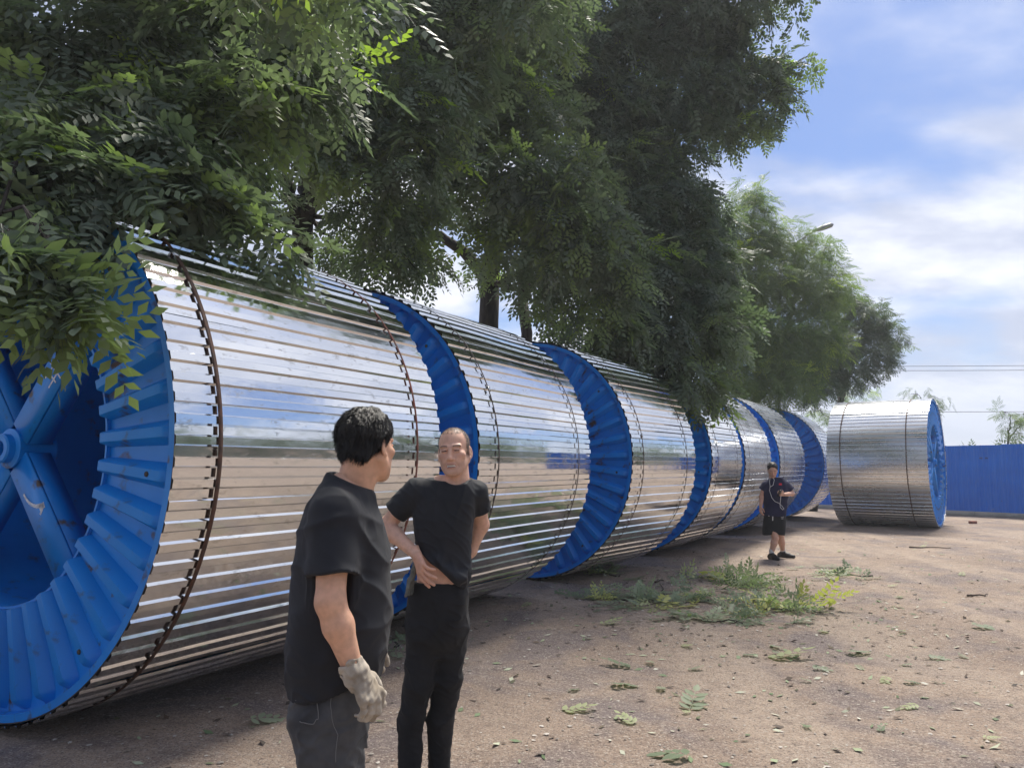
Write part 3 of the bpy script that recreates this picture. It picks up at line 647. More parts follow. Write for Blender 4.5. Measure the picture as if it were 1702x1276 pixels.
# ------------------------------------------------------------------ street lamp, wires
M['lamp_grey'] = mat('lamp_grey', (.16, .165, .18), .5, .4); noise_col(M['lamp_grey'], (.15, .155, .17), (.21, .21, .22), 6.)
def street_lamp():
    b = np.array([10.3, 30.0, -.03]); root = empty('street_lamp', b); tag(root, 'grey street lamp, its head poking out of the pale tree', 'street lamp')
    top = P(1296, 425, 30) - b
    MB().tube([(0, 0, 0), (0, 0, .5), (0, 0, .52), tuple(top)], [.12, .12, .085, .055], 12).build('pole', M['lamp_grey'], root, smooth=True)
    e = P(1352, 384, 30) - b; a = top - [0, 0, .1]
    MB().tube(curve(a, e, .05, 8), .035, 8).build('arm', M['lamp_grey'], root, smooth=True)
    h = P(1385, 373, 30) - b; d = (h-e)/np.linalg.norm(h-e)
    m = MB(); m.tube([e - d*.05, e + d*.05, e + (h-e)*.4, h - d*.1, h], [.04, .06, .105, .10, .03], 10); m.build('lamp_head', M['lamp_grey'], root, smooth=True)
street_lamp()
M['wire'] = mat('wire', (.03, .032, .036), .6)
M['pole'] = mat('concrete_pole', (.3, .29, .28), .85)
def utility_pole(x, y, h, label):
    root = empty('utility_pole', (x, y, -.03)); tag(root, label, 'utility pole', 'poles carrying the overhead wires')
    MB().tube([(0, 0, 0), (0, 0, h)], [.17, .11], 12).build('shaft', M['pole'], root, smooth=True)
    MB().box((0, 0, h-.45), (.06, .9, .05)).build('crossarm', M['lamp_grey'], root)
    for k in (-.8, 0, .8): MB().tube([(0, k, h-.40), (0, k, h-.22)], [.035, .05], 8).build('insulator', M['pole'], root)
utility_pole(13, 62, 9.9, 'concrete utility pole hidden behind the tree crowns'); utility_pole(70, 58, 9.9, 'concrete utility pole out at far right')
for i, (z0, z1, yy, lab) in enumerate([(9.75, 9.75, 0., 'upper of the two overhead wires crossing the right sky'), (9.52, 9.45, .8, 'lower of the two overhead wires crossing the right sky'), (6.1, 6.05, -.6, 'single thin overhead wire just above the fence line')]):
    p = curve((13, 62 + yy, z0), (70, 58 + yy, z1), -.25, 14)
    tag(MB().tube(p, .022, 5).build('overhead_wire', M['wire'], None, smooth=True), lab, 'wire', 'overhead wires')
# ------------------------------------------------------------------ people: bodies and clothes as smooth distance fields
class Field:
    def __init__(s, lo, hi, h):
        s.lo = np.array(lo, float); n = np.ceil((np.array(hi)-s.lo)/h).astype(int) + 1; s.h = h
        s.ax = [s.lo[i] + h*np.arange(n[i]) for i in range(3)]; s.f = np.full(n, 1., np.float32); s.n = n
    def blk(s, lo, hi, pad):
        sl = []
        for i in range(3):
            a = max(0, int((lo[i]-pad-s.lo[i])/s.h)); b = min(s.n[i], int((hi[i]+pad-s.lo[i])/s.h)+2); sl.append(slice(a, max(a, b)))
        return tuple(sl), s.ax[0][sl[0]][:, None, None], s.ax[1][sl[1]][None, :, None], s.ax[2][sl[2]][None, None, :]
    def add(s, prim, k=.012):
        fn, lo, hi = prim; sl, X, Y, Z = s.blk(lo, hi, 2*k + 3*s.h)
        if 0 in s.f[sl].shape: return s
        d = fn(X, Y, Z); a = s.f[sl]; h = np.clip(.5 + .5*(a-d)/k, 0, 1); s.f[sl] = a + (d-a)*h - k*h*(1-h); return s
    def sub(s, prim, k=.006):
        fn, lo, hi = prim; sl, X, Y, Z = s.blk(lo, hi, 2*k + 3*s.h)
        if 0 in s.f[sl].shape: return s
        d = -fn(X, Y, Z); a = s.f[sl]; h = np.clip(.5 - .5*(a-d)/k, 0, 1); s.f[sl] = a + (d-a)*h + k*h*(1-h); return s
    def grid(s): return s.ax[0][:, None, None], s.ax[1][None, :, None], s.ax[2][None, None, :]
    def warp(s, fn):
        s.f = s.f + np.where(np.abs(s.f) < .06, fn(*s.grid()), 0).astype(np.float32); return s
    def cut(s, fn): s.f = np.maximum(s.f, fn(*s.grid())).astype(np.float32); return s
    def nets(s):
        f = s.f.copy()
        for ax in range(3):
            i = [slice(None)]*3; i[ax] = 0; f[tuple(i)] = np.maximum(f[tuple(i)], .5*s.h); i[ax] = -1; f[tuple(i)] = np.maximum(f[tuple(i)], .5*s.h)
        g = f < 0; nx, ny, nz = f.shape
        cs = sum(g[a:nx-1+a, b:ny-1+b, c:nz-1+c].astype(np.int8) for a in (0, 1) for b in (0, 1) for c in (0, 1))
        act = (cs > 0) & (cs < 8); idx = np.argwhere(act); vid = np.full(act.shape, -1, np.int32); vid[act] = np.arange(len(idx))
        acc = np.zeros((len(idx), 3)); cnt = np.zeros(len(idx))
        cor = [(a, b, c) for a in (0, 1) for b in (0, 1) for c in (0, 1)]
        for i, a in enumerate(cor):
            for b in cor[i+1:]:
                if sum(abs(x-y) for x, y in zip(a, b)) != 1: continue
                fa = f[tuple((idx + a).T)]; fb = f[tuple((idx + b).T)]; m = (fa < 0) != (fb < 0)
                t = np.where(m, fa/np.where(m, fa-fb, 1), 0)[:, None]; acc += np.where(m[:, None], np.array(a) + t*(np.array(b)-np.array(a)), 0); cnt += m
        V = s.lo + s.h*(idx + acc/np.maximum(cnt, 1)[:, None]); F = []
        for e in range(3):
            u, w = (e+1) % 3, (e+2) % 3
            a = [slice(0, -1) if k == e else slice(1, -1) for k in range(3)]; b = list(a); b[e] = slice(1, None)
            ga, gb = g[tuple(a)], g[tuple(b)]; ed = np.argwhere(ga != gb)
            if not len(ed): continue
            sg = ga[tuple(ed.T)]; p = ed.copy(); p[:, u] += 1; p[:, w] += 1
            def cell(du, dw): q = p.copy(); q[:, u] -= du; q[:, w] -= dw; return vid[tuple(q.T)]
            q4 = np.stack([cell(1, 1), cell(0, 1), cell(0, 0), cell(1, 0)], 1); q4[~sg] = q4[~sg][:, ::-1]; F.append(q4)
        return V, np.concatenate(F)
def cap(a, b, ra, rb):
    a, b = np.asarray(a, float), np.asarray(b, float); ab = b-a; L2 = (ab**2).sum() + 1e-12; r = max(ra, rb)
    def fn(X, Y, Z):
        x, y, z = X-a[0], Y-a[1], Z-a[2]; t = np.clip((x*ab[0] + y*ab[1] + z*ab[2])/L2, 0, 1)
        return np.sqrt((x-t*ab[0])**2 + (y-t*ab[1])**2 + (z-t*ab[2])**2) - (ra + (rb-ra)*t)
    return fn, np.minimum(a, b)-r, np.maximum(a, b)+r
def ell(c, r, Rm=None):
    c = np.asarray(c, float); r = np.asarray(r, float); Rm = np.eye(3) if Rm is None else np.asarray(Rm)
    def fn(X, Y, Z):
        x, y, z = X-c[0], Y-c[1], Z-c[2]
        q = [(Rm[0, i]*x + Rm[1, i]*y + Rm[2, i]*z)/r[i] for i in range(3)]
        k0 = np.sqrt(q[0]**2 + q[1]**2 + q[2]**2); k1 = np.sqrt((q[0]/r[0])**2 + (q[1]/r[1])**2 + (q[2]/r[2])**2) + 1e-9
        return k0*(k0-1)/k1
    m = r.max(); return fn, c-m, c+m
def loft(secs, p=2.4):
    """sections (z, cx, cy, a, b, yaw) stacked upwards; superellipse outline, a along yaw direction"""
    S = np.array(sorted(secs), float); z = S[:, 0]
    zz = np.linspace(z[0], z[-1], 60); D = []
    for k in range(1, 6):
        v = S[:, k]; dv = np.gradient(v, z) if len(z) > 2 else np.full(len(z), (v[-1]-v[0])/(z[-1]-z[0])); i = np.clip(np.searchsorted(z, zz)-1, 0, len(z)-2)
        h = z[i+1]-z[i]; t = (zz-z[i])/h
        D.append((2*t**3-3*t**2+1)*v[i] + (t**3-2*t**2+t)*h*dv[i] + (-2*t**3+3*t**2)*v[i+1] + (t**3-t**2)*h*dv[i+1])
    def fn(X, Y, Z):
        cx, cy, a, b, w = [np.interp(Z, zz, d) for d in D]; x, y = X-cx, Y-cy; c, s_ = np.cos(w), np.sin(w)
        u = np.abs(x*c + y*s_)/a; v = np.abs(-x*s_ + y*c)/b; g = (u**p + v**p)**(1/p)
        d = (g-1)*np.minimum(a, b)*(.55 + .45*np.clip(g, .5, 1.5))
        return np.maximum(d, np.maximum(z[0]-Z, Z-z[-1]))
    m = S[:, 3:5].max(); return fn, np.array([S[:, 1].min()-m, S[:, 2].min()-m, z[0]]), np.array([S[:, 1].max()+m, S[:, 2].max()+m, z[-1]])
def rot_from_fwd(f, pitch=0., roll=0.):
    """columns: right, forward, up of a head facing f (horizontal vector); pitch>0 looks down"""
    f = np.array([f[0], f[1], 0.]); f /= np.linalg.norm(f); r = np.array([f[1], -f[0], 0.]); B = np.stack([r, f, [0, 0, 1.]], 1)
    return B @ np.array(Matrix.Rotation(-pitch, 3, 'X')) @ np.array(Matrix.Rotation(roll, 3, 'Y'))
def skin_mat():
    m = mat('skin', rough=.5, spec=.45); t = m.node_tree; b = t.nodes['Principled BSDF']
    at = N(t, 'ShaderNodeAttribute', attribute_name='Col'); tcn = N(t, 'ShaderNodeTexCoord')
    nz = N(t, 'ShaderNodeTexNoise', inp={'Scale': 38., 'Detail': 5.}); L(t, tcn, 'Object', nz, 'Vector')
    mr = N(t, 'ShaderNodeMapRange', inp={'From Min': .3, 'From Max': .7, 'To Min': .86, 'To Max': 1.12}); L(t, nz, 'Fac', mr, 'Value')
    vm = N(t, 'ShaderNodeVectorMath', operation='SCALE'); L(t, at, 'Color', vm, 0); L(t, mr, 0, vm, 'Scale'); L(t, vm, 0, b, 'Base Color')
    b.inputs['Subsurface Weight'].default_value = .12; b.inputs['Subsurface Radius'].default_value = (.012, .004, .002); b.inputs['Subsurface Scale'].default_value = 1.
    bp = N(t, 'ShaderNodeBump', inp={'Strength': .15, 'Distance': .002}); n2_ = N(t, 'ShaderNodeTexNoise', inp={'Scale': 260., 'Detail': 3.}); L(t, tcn, 'Object', n2_, 'Vector'); L(t, n2_, 'Fac', bp, 'Height'); L(t, bp, 0, b, 'Normal')
    return m
M['skin'] = skin_mat()
def cloth(name, c1, c2, scale=30., rough=.85, sheen=.04, fine=500.):
    m = mat(name, rough=rough, spec=.25); noise_col(m, c1, c2, scale, bump=.35, bscale=fine, bdist=.0015)
    m.node_tree.nodes['Principled BSDF'].inputs['Sheen Weight'].default_value = sheen; return m
M['tee'] = cloth('black_cotton', (.013, .0145, .019), (.020, .0215, .027), 5., rough=.72)
M['tee2'] = cloth('black_jersey', (.013, .015, .0195), (.020, .022, .027), 5., rough=.72)
M['navy'] = cloth('navy_pique', (.012, .013, .042), (.018, .019, .055), 8.)
M['black'] = cloth('black_sport', (.010, .0108, .013), (.015, .016, .019), 8., rough=.75)
M['jeans'] = cloth('washed_black_denim', (.034, .036, .041), (.105, .107, .112), 6., fine=900.)
M['stitch'] = mat('denim_stitch', (.16, .16, .16), .9)
M['glove'] = cloth('dirty_work_glove', (.46, .41, .34), (.27, .225, .17), 16., fine=420.)
M['hair'] = mat('black_hair', (.0085, .0075, .007), .55)
M['hair_grey'] = mat('short_grey_hair', (.055, .05, .045), .6)
M['shoe'] = mat('shoe_black', (.012, .012, .013), .55); noise_col(M['shoe'], (.010, .010, .011), (.03, .027, .024), 20.)
M['sole'] = mat('shoe_sole', (.05, .048, .045), .8); M['sock'] = mat('white_sock', (.62, .6, .56), .9)
M['white_plastic'] = mat('white_plastic', (.75, .75, .75), .4); M['phone'] = mat('phone_black', (.01, .01, .012), .15)
M['red_emblem'] = mat('red_emblem', (.55, .02, .05), .7); M['grey_print'] = mat('grey_print', (.42, .43, .44), .8)
M['cuff'] = mat('grey_glove_cuff', rough=.9); noise_col(M['cuff'], (.16, .17, .155), (.08, .085, .08), 30.)
def crease(X, Y, Z, seed, fr, amp):
    """narrow rounded folds standing out of a cloth"""
    return amp*.35 - amp*(1 - np.minimum(np.abs(vnoise(X, Y, Z, seed, fr)), 1.))**2
def finish(name, parts, o, mtl, parent, colfn=None, smooth=True):
    """join (V, F[, col]) pieces into one mesh object placed relative to root o"""
    VV = []; FF = []; CC = []; n = 0
    for p in parts:
        VV.append(p[0]); FF.append(p[1] + n); n += len(p[0]); CC.append(p[2] if len(p) > 2 else None)
    V = np.concatenate(VV)
    c = np.concatenate(CC) if colfn and CC[0] is not None else None
    return link(name, np_mesh(name, V - o, np.concatenate(FF), mtl, smooth, colr=c), parent)
SK = np.array([.42, .235, .155])
def skin_col(V, tone, seed):
    n = vnoise(V[:, 0], V[:, 1], V[:, 2], seed, 40.); return tone[None]*(1 + .05*n[:, None])
def head(c, Rm, tone, h=.0026, mouth='closed', buzz=False, wide=1., nb=(0, -.045, -.23)):
    """head and neck in its own frame (x right, y forward, z up), then put in place. returns V,F,col"""
    f = Field((-.105, -.135, -.215), (.105, .14, .14), h)
    f.add(ell((0, -.012, .040), (.0765*wide, .0965, .083)), .01)
    f.add(ell((0, .028, -.035), (.060*wide, .062, .082)), .03)
    f.add(ell((0, .045, -.055), (.050*wide, .046, .055)), .025)
    for s in (-1, 1):
        f.add(cap((s*.058*wide, -.002, -.045), (s*.022, .064, -.098), .020, .017), .025)
        f.add(ell((s*.046*wide, .060, -.018), (.022, .020, .017)), .022)
        f.add(cap((s*.012, .0870, .024), (s*.046, .0755, .026), .0085, .0075), .016)
    f.add(ell((0, .076, -.103), (.021, .016, .015)), .02)
    for s in (-1, 1): f.sub(ell((s*.032, .0985, .006), (.019, .015, .0115)), .012)
    for s in (-1, 1):
        f.add(ell((s*.032, .0800, .005), (.0135, .0115, .0105)), .004)
        f.add(cap((s*.019, .0895, .0105), (s*.045, .0835, .0085), .0040, .0035), .004)      # upper lid
        f.add(cap((s*.020, .0885, -.0025), (s*.044, .083, -.001), .0035, .003), .004)        # lower lid
        f.sub(cap((s*.022, .0945, .0042), (s*.042, .0895, .0042), .0022, .0016), .002)
    f.add(cap((0, .090, .014), (0, .1075, -.030), .0085, .0115), .010)
    f.add(ell((0, .1085, -.034), (.0125, .0115, .0105)), .008)
    for s in (-1, 1): f.add(ell((s*.0145, .1000, -.038), (.0085, .0095, .0075)), .006); f.sub(ell((s*.0075, .1060, -.0455), (.0035, .005, .003)), .003)
    for s in (-1, 1): f.sub(cap((s*.022, .0985, -.046), (s*.034, .083, -.072), .0028, .0025), .008)    # cheek folds
    f.add(ell((0, .0890, -.0635), (.024, .011, .0060)), .007); f.add(ell((0, .0870, -.0775), (.021, .011, .0065)), .007)
    if mouth == 'open': f.sub(ell((0, .0965, -.0700), (.0235, .0085, .0058)), .002)
    else: f.sub(cap((-.022, .0985, -.0700), (.022, .0985, -.0700), .0018, .0018), .003)
    for s in (-1, 1):
        Re = np.array(Matrix.Rotation(s*.35, 3, 'Z') @ Matrix.Rotation(-.22, 3, 'X'))
        f.add(ell((s*.080*wide, -.010, -.006), (.0065, .0185, .031), Re), .008); f.sub(ell((s*.0885*wide, -.006, .000), (.0055, .0095, .018), Re), .006)
        f.add(ell((s*.077*wide, -.001, -.034), (.007, .0085, .010)), .006)
    nb = np.array(nb); f.add(cap((0, -.035, -.02), nb, .057, .063), .025)
    f.add(cap((0, -.005, -.07), nb + [0, .025, 0], .040, .048), .025)
    V, F = f.nets(); x, y, z = V.T; ax = np.abs(x)
    colr = skin_col(V, tone, 5)
    def tint(w, c): 
        nonlocal colr
        w = np.clip(w, 0, 1)[:, None]; colr = colr*(1-w) + np.array(c)[None]*w
    front = y > .05
    tint(np.where(front, np.exp(-(((ax-.046)/.02)**2 + ((z+.022)/.018)**2))*.30, 0), (.46, .20, .14))
    tint(np.where(front, np.exp(-((x/.014)**2 + ((z+.034)/.014)**2))*.25, 0), (.46, .20, .14))
    tint(np.where((y > .072) & (ax < .0265) & (np.abs(z+.0705) < .0120), .55 - (ax/.0245)**4*.5, 0), (.40, .15, .125))
    if mouth == 'open': tint(np.where((y > .06) & (ax < .0205) & (np.abs(z+.0695) < .0048), .96, 0), (.85, .80, .73)); tint(np.where((y > .06) & (ax < .019) & (np.abs(z+.0748) < .0012), .95, 0), (.05, .02, .02))
    else: tint(np.where((y > .07) & (ax < .022) & (np.abs(z+.0700) < .0018), .9, 0), (.10, .04, .035))
    tint(np.where(front & (np.abs(ax-.032) < .0125) & (np.abs(z-.0042) < .0026), .93, 0), (.020, .014, .011))
    tint(np.where(front & (np.abs(ax-.033) < .019) & (np.abs(z-(.0285 - .16*(ax-.033)**2/.019)) < .0042), .72, 0), (.035, .026, .022))   # brows
    tint(np.where(front & (z < -.045), .22, 0)*np.clip((-.045-z)/.02, 0, 1), (.16, .115, .10))      # shaved beard
    if buzz:
        hl = (z > .062 - .35*np.clip(-y, 0, .2) + .25*np.clip(.02-y, 0, .1)*0) | (y < .028)
        w = np.clip((z - (.090 + .10*(y-.0)/.09*.2) )/.012, 0, 1)*(y > .02) + np.clip((.030-y)/.015, 0, 1)*np.clip((z+.035 - .0)/.02, 0, 1)*(ax < .0775*wide)
        n = vnoise(x, y, z, 9, 600.); tint(np.clip(w, 0, 1)*(.70 + .12*n), (.11, .10, .092))
    W = V @ Rm.T + c
    return W, F, colr
def hair_shell(c, Rm, style, h=.003, wide=1.):
    f = Field((-.11, -.14, -.10), (.11, .13, .15), h)
    t = .013 if style == 'short' else .011
    f.add(ell((0, -.014, .044), (.0765*wide+t, .0965+t, .083+t)), .01)
    f.add(ell((0, -.055, -.02), (.066*wide, .045, .050)), .03)
    def front(X, Y, Z): return (Y - (.058 + .035*np.clip((Z-.07)/.06, 0, 1) - .9*np.clip(.062-Z, 0, .2)))*.7   # hairline and temples
    def side(X, Y, Z): return ((-.032 + .55*np.clip(Y+.030, 0, .2)) - Z)*.8
    def nape(X, Y, Z): return (-.070 - Z)
    f.cut(front); f.cut(nape)
    X, Y, Z = f.grid(); ear = np.minimum(side(X, Y, Z), Y+.045); f.f = np.maximum(f.f, np.where(np.abs(X) > .045, ear, -1) + 0*f.f).astype(np.float32)
    f.warp(lambda X, Y, Z: .0030*vnoise(X, Y, Z, 3, 110.) + .0022*vnoise(X*1.6, Y, Z*.5, 4, 260.))
    V, F = f.nets(); return V, F
def strands(V, F, Rm, c, n, ln, seed, flow, w=.0007):
    """thin hair ribbons rooted on a shell, in world space"""
    r = np.random.default_rng(seed); tri = F[r.integers(0, len(F), n)]; A, B, C, D = [V[tri[:, k]] for k in range(4)]
    u = r.random((n, 2)); root = A + (B-A)*u[:, :1] + (D-A)*u[:, 1:]
    nr = np.cross(B-A, D-A); nr /= np.linalg.norm(nr, axis=1)[:, None] + 1e-12
    fl = flow(root); d = fl + nr*r.uniform(.1, .5, (n, 1)) + r.normal(0, .22, (n, 3)); d /= np.linalg.norm(d, axis=1)[:, None]
    l = ln*r.uniform(.5, 1.2, (n, 1)); s = np.cross(d, nr); s /= np.linalg.norm(s, axis=1)[:, None] + 1e-9
    mid = root + d*l*.5 + nr*l*.08; tip = root + d*l - nr*l*.10
    VV = np.stack([root - s*w, root + s*w, mid + s*w*.8, mid - s*w*.8, tip], 1).reshape(-1, 3); k = 5*np.arange(n)
    return VV @ Rm.T + c, [np.stack([k, k+1, k+2, k+3], 1), np.stack([k+3, k+2, k+4], 1)]
def finger(f, pts, r0, r1, k=.004):
    for i in range(len(pts)-1):
        t0, t1 = i/(len(pts)-1), (i+1)/(len(pts)-1); f.add(cap(pts[i], pts[i+1], r0+(r1-r0)*t0, r0+(r1-r0)*t1), k)
def hand(wrist, d, side, nrm, curl, size=1., thumb=.6, spread=.12, h=.0028, fat=1., wr=.027):
    """wrist point, direction wrist->knuckles d, 'side' = direction of the thumb side, nrm = back of hand. curl = bend per joint (rad) for 4 fingers"""
    d = np.asarray(d, float)/np.linalg.norm(d); side = np.asarray(side, float); side -= d*np.dot(side, d); side /= np.linalg.norm(side); nm = np.cross(d, side)
    if np.dot(nm, nrm) < 0: nm = -nm
    w = np.asarray(wrist, float); s = size; K = []
    for i, (o, l) in enumerate(((.030, .092), (.0095, .097), (-.0115, .092), (-.031, .083))): K.append(w + d*l*s + side*o*s + nm*.004*s)
    pts = [w]; prims = []
    fl = (.076, .084, .077, .060); chains = []
    for i in range(4):
        p = K[i]; a = .10; ch = [p]; sp = (1.5-i)*spread
        for j, fr in enumerate((.45, .30, .25)):
            a += curl[i]*(1., 1.15, .8)[j]; dd = d*math.cos(a) - nm*math.sin(a) + side*sp*math.cos(a); dd /= np.linalg.norm(dd)
            p = p + dd*fl[i]*fr*s*1.05; ch.append(p)
        chains.append(ch); pts += ch
    t0 = w + d*.030*s + side*.024*s - nm*.006*s; t1 = t0 + (d*.55 + side*.75 - nm*.35*thumb)*.040*s; t2 = t1 + (d*.85 + side*.28 - nm*.45*thumb)*.033*s; t3 = t2 + (d*.95 + side*.05 - nm*.5*thumb)*.026*s
    pts += [t1, t2, t3]; P_ = np.array(pts); f = Field(P_.min(0)-.04, P_.max(0)+.04, h)
    f.add(cap(w - d*.05*s, w + d*.01*s, wr*s*fat, .024*s*fat), .01)
    for i in range(4): f.add(cap(w + d*.012*s + side*(.013, .004, -.005, -.014)[i]*s, K[i], .0165*s*fat, .0118*s*fat), .010)
    for i in range(4): finger(f, chains[i], (.0098, .0102, .0098, .0088)[i]*s*fat, (.0076, .0080, .0076, .0068)[i]*s*fat)
    f.add(cap(t0, t1, .0165*s*fat, .0118*s*fat), .012); f.add(cap(t1, t2, .0118*s*fat, .0100*s*fat), .004); f.add(cap(t2, t3, .0100*s*fat, .0082*s*fat), .004)
    return f
def shoe_field(o, ankle, fdir, h=.006, ln=.27):
    fdir = np.array([fdir[0], fdir[1], 0.]); fdir /= np.linalg.norm(fdir); a = np.array([ankle[0], ankle[1], 0.]); s = np.array([-fdir[1], fdir[0], 0])
    heel = a - fdir*.055 + [0, 0, .045]; toe = a + fdir*(ln-.095) + [0, 0, .038]; P_ = np.array([heel, toe, a + [0, 0, .12]])
    f = Field(P_.min(0)-.08, P_.max(0)+.08, h); f.add(cap(heel, a + fdir*.09 + [0, 0, .045], .042, .048), .02); f.add(cap(a + fdir*.09 + [0, 0, .045], toe, .048, .036), .02)
    f.add(cap(heel + [0, 0, .01], a + [0, 0, .10], .036, .040), .03); f.add(cap(a + [0, 0, .10], a + fdir*.09 + [0, 0, .055], .036, .040), .03)
    f.sub(cap(a + [0, 0, .115], a + [0, 0, .18], .034, .045), .005)
    f.cut(lambda X, Y, Z: .006 - Z); return f

# ---------------------------------------------------------------- man seen from behind with work gloves
def person_gloves():
    Y0 = 2.74; o = np.array([-.60, Y0, -.02]); root = empty('person', o)
    tag(root, 'person in black T-shirt and washed black jeans, seen from behind, wearing dirty work gloves', 'person')
    q = lambda px, py, dy=0.: P(px, py, Y0+dy)
    hc = q(611, 742, 0.0); Rh = rot_from_fwd((.50, .866), .06, -.06)
    tone = np.array([.66, .375, .245])
    nkv = np.array([-.060, .0, -.22]); hd = head(hc, Rh, tone, wide=1.04, nb=Rh.T @ nkv)
    # torso sections from the outline (left px, right px) with sideways half depth
    S = []
    for py, l, r_, b in ((782, 548, 606, .088), (797, 540, 614, .105), (818, 528, 620, .155), (840, 515, 626, .192), (866, 504, 636, .212), (894, 497, 643, .216), (925, 493, 647, .215), (960, 487, 649, .212), (1018, 483, 650, .215), (1070, 480, 645, .215), (1106, 479, 638, .21), (1150, 484, 630, .20)):
        a = q((l+r_)/2, py); w = (q(r_, py)[0]-q(l, py)[0])/2; S.append((a[2], a[0], a[1], w, b, .10))
    body = Field((-1.0, 2.35, .0), (-.15, 3.12, 1.56), .007)
    inn = [(z, x, y, a-.02, b-.025, w) for z, x, y, a, b, w in S]; body.add(loft(inn), .02)
    sh = q(556, 858, -.185); el = q(549, 1000, -.255); wr = q(587, 1112, -.235)
    body.add(cap(sh, el, .056, .046), .03); body.add(cap(el, el*.65 + wr*.35 , .046, .0475), .02); body.add(cap(el*.65 + wr*.35, wr, .0475, .031), .02)
    sh2 = q(560, 860, .20); el2 = q(578, 1005, .27); wr2 = q(611, 1062, .24)
    body.add(cap(sh2, el2, .056, .046), .03); body.add(cap(el2, wr2, .046, .031), .02)
    # legs under the jeans
    hipr, hipl = q(548, 1150, -.10), q(556, 1150, .10)
    kn_r = np.array([hipr[0]-.005, hipr[1]-.01, .47]); kn_l = np.array([hipl[0]+.02, hipl[1]+.02, .47]); an_r = np.array([kn_r[0]-.03, kn_r[1], .08]); an_l = np.array([kn_l[0]+.01, kn_l[1]+.02, .08])
    for a, b, c in ((hipr, kn_r, an_r), (hipl, kn_l, an_l)): body.add(cap(a, b, .07, .045), .03); body.add(cap(b, c, .045, .035), .02)
    V, F = body.nets()
    bd = finish('body', [(V, F, skin_col(V, tone, 3)), hd], o, M['skin'], root, colfn=True)
    # hair
    hv, hf = hair_shell(hc, Rh, 'short', wide=1.04); hair = finish('hair', [(hv @ Rh.T + hc, hf)], o, M['hair'], root)
    sv, sf = strands(hv, hf, Rh, hc, 12000, .017, 5, lambda p: np.stack([p[:, 0]*5, -.7 + 0*p[:, 0], -.5 - 7*np.clip(.08-p[:, 2], 0, .2)], 1)*1.6, w=.0009)
    link('hair_strands', np_mesh('hair_strands', sv - o, sf, M['hair'], True), hair)['kind'] = 'stuff'
    # T-shirt
    f = Field((-1.0, 2.35, .78), (-.15, 3.12, 1.68), .006)
    f.add(loft(S), .01)
    slv = q(553, 958, -.235); f.add(cap(sh + [0, 0, .005], slv + (slv-sh)*.25, .078, .083), .045)
    slv2 = q(575, 955, .25); f.add(cap(sh2 + [0, 0, .005], slv2 + (slv2-sh2)*.25, .078, .082), .045)
    f.add(cap(q(556, 832, -.06), sh + [0, 0, .02], .062, .062), .05); f.add(cap(q(556, 832, .06), sh2 + [0, 0, .02], .062, .062), .05)
    dS = (slv-sh)/np.linalg.norm(slv-sh); dS2 = (slv2-sh2)/np.linalg.norm(slv2-sh2)
    # fold pattern: diagonal drags from shoulder and soft horizontal bunching near the hem
    f.warp(lambda X, Y, Z: crease(X*.9+Z*.5, Y*.8, Z*.9-X*.3, 21, 24., .0085) + crease(X*1.2+Z, Y, Z*.8-X*.6, 22, 46., .0055)*np.clip((1.30-Z)*2.5, .35, 1))
    X, Y, Z = f.grid()
    arm_zone = (Y < Y0-.11) ; hem1 = (X-slv[0])*dS[0] + (Y-slv[1])*dS[1] + (Z-slv[2])*dS[2] - .004*np.sin(40*X)
    near_arm = np.sqrt((X-slv[0])**2 + (Y-slv[1])**2 + (Z-slv[2])**2)
    tors = loft(S)[0](X, Y, Z)
    f.f = np.where(tors > .012, np.maximum(f.f, np.where(Y < Y0, hem1, (X-slv2[0])*dS2[0] + (Y-slv2[1])*dS2[1] + (Z-slv2[2])*dS2[2])), f.f).astype(np.float32)
    hz0 = q(560, 1136)[2]; f.cut(lambda X, Y, Z: (hz0 + .035*np.clip((X+.62)/.15, -.3, 1) + .006*np.sin(18*X+9*Y)) - Z)
    # hollow the openings: neck, sleeves, hem
    f.sub(cap(sh + dS*.12, slv + dS*.10, .058, .066), .004); f.sub(cap(sh2 + dS2*.12, slv2 + dS2*.10, .058, .066), .004)
    nk = hc + np.array([-.044, .0, -.15]); f.sub(cap(nk + [-.008, 0, -.05], nk + [.0, 0, .2], .062, .064), .006)
    nz0 = q(556, 800)[2]; f.cut(lambda X, Y, Z: Z - (nz0 + .012 - .42*(X - (nk[0]-.03))))
    hl = loft([(hz0-.05, S[-1][1], S[-1][2], .128, .17, .1), (hz0+.045, S[-1][1], S[-1][2], .128, .17, .1)]); f.sub(hl, .006)
    V, F = f.nets(); tee = finish('t_shirt', [(V, F)], o, M['tee'], root)
    # collar rib
    ring = [];
    for k in range(26):
        a = 2*math.pi*k/25; x = nk[0]-.006 + .067*math.cos(a); y = nk[1] + .067*math.sin(a); ring.append((x, y, nz0 + .010 - .42*(x-(nk[0]-.03))))
    MB().tube(np.array(ring) - o, .0075, 8, cap=False).build('collar', M['tee'], tee, smooth=True)
    # jeans
    f = Field((-1.0, 2.35, .02), (-.2, 3.12, .98), .0065)
    J = []
    for py, l, r_, b in ((1108, 492, 622, .185), (1150, 485, 620, .192), (1185, 484, 616, .19), (1215, 490, 612, .18), (1240, 500, 610, .17)):
        a = q((l+r_)/2, py); w = (q(r_, py)[0]-q(l, py)[0])/2; J.append((a[2], a[0], a[1], w, b, .08))
    f.add(loft(J), .02)
    for a, b, c in ((hipr, kn_r, an_r), (hipl, kn_l, an_l)):
        f.add(cap(a + [0, 0, -.06], b, .104, .086), .03); f.add(cap(b, c + [0, 0, -.01], .084, .072), .02)
    f.add(ell(q(522, 1185, -.08), (.068, .09, .09)), .03); f.add(ell(q(522, 1185, .09), (.068, .09, .09)), .03)
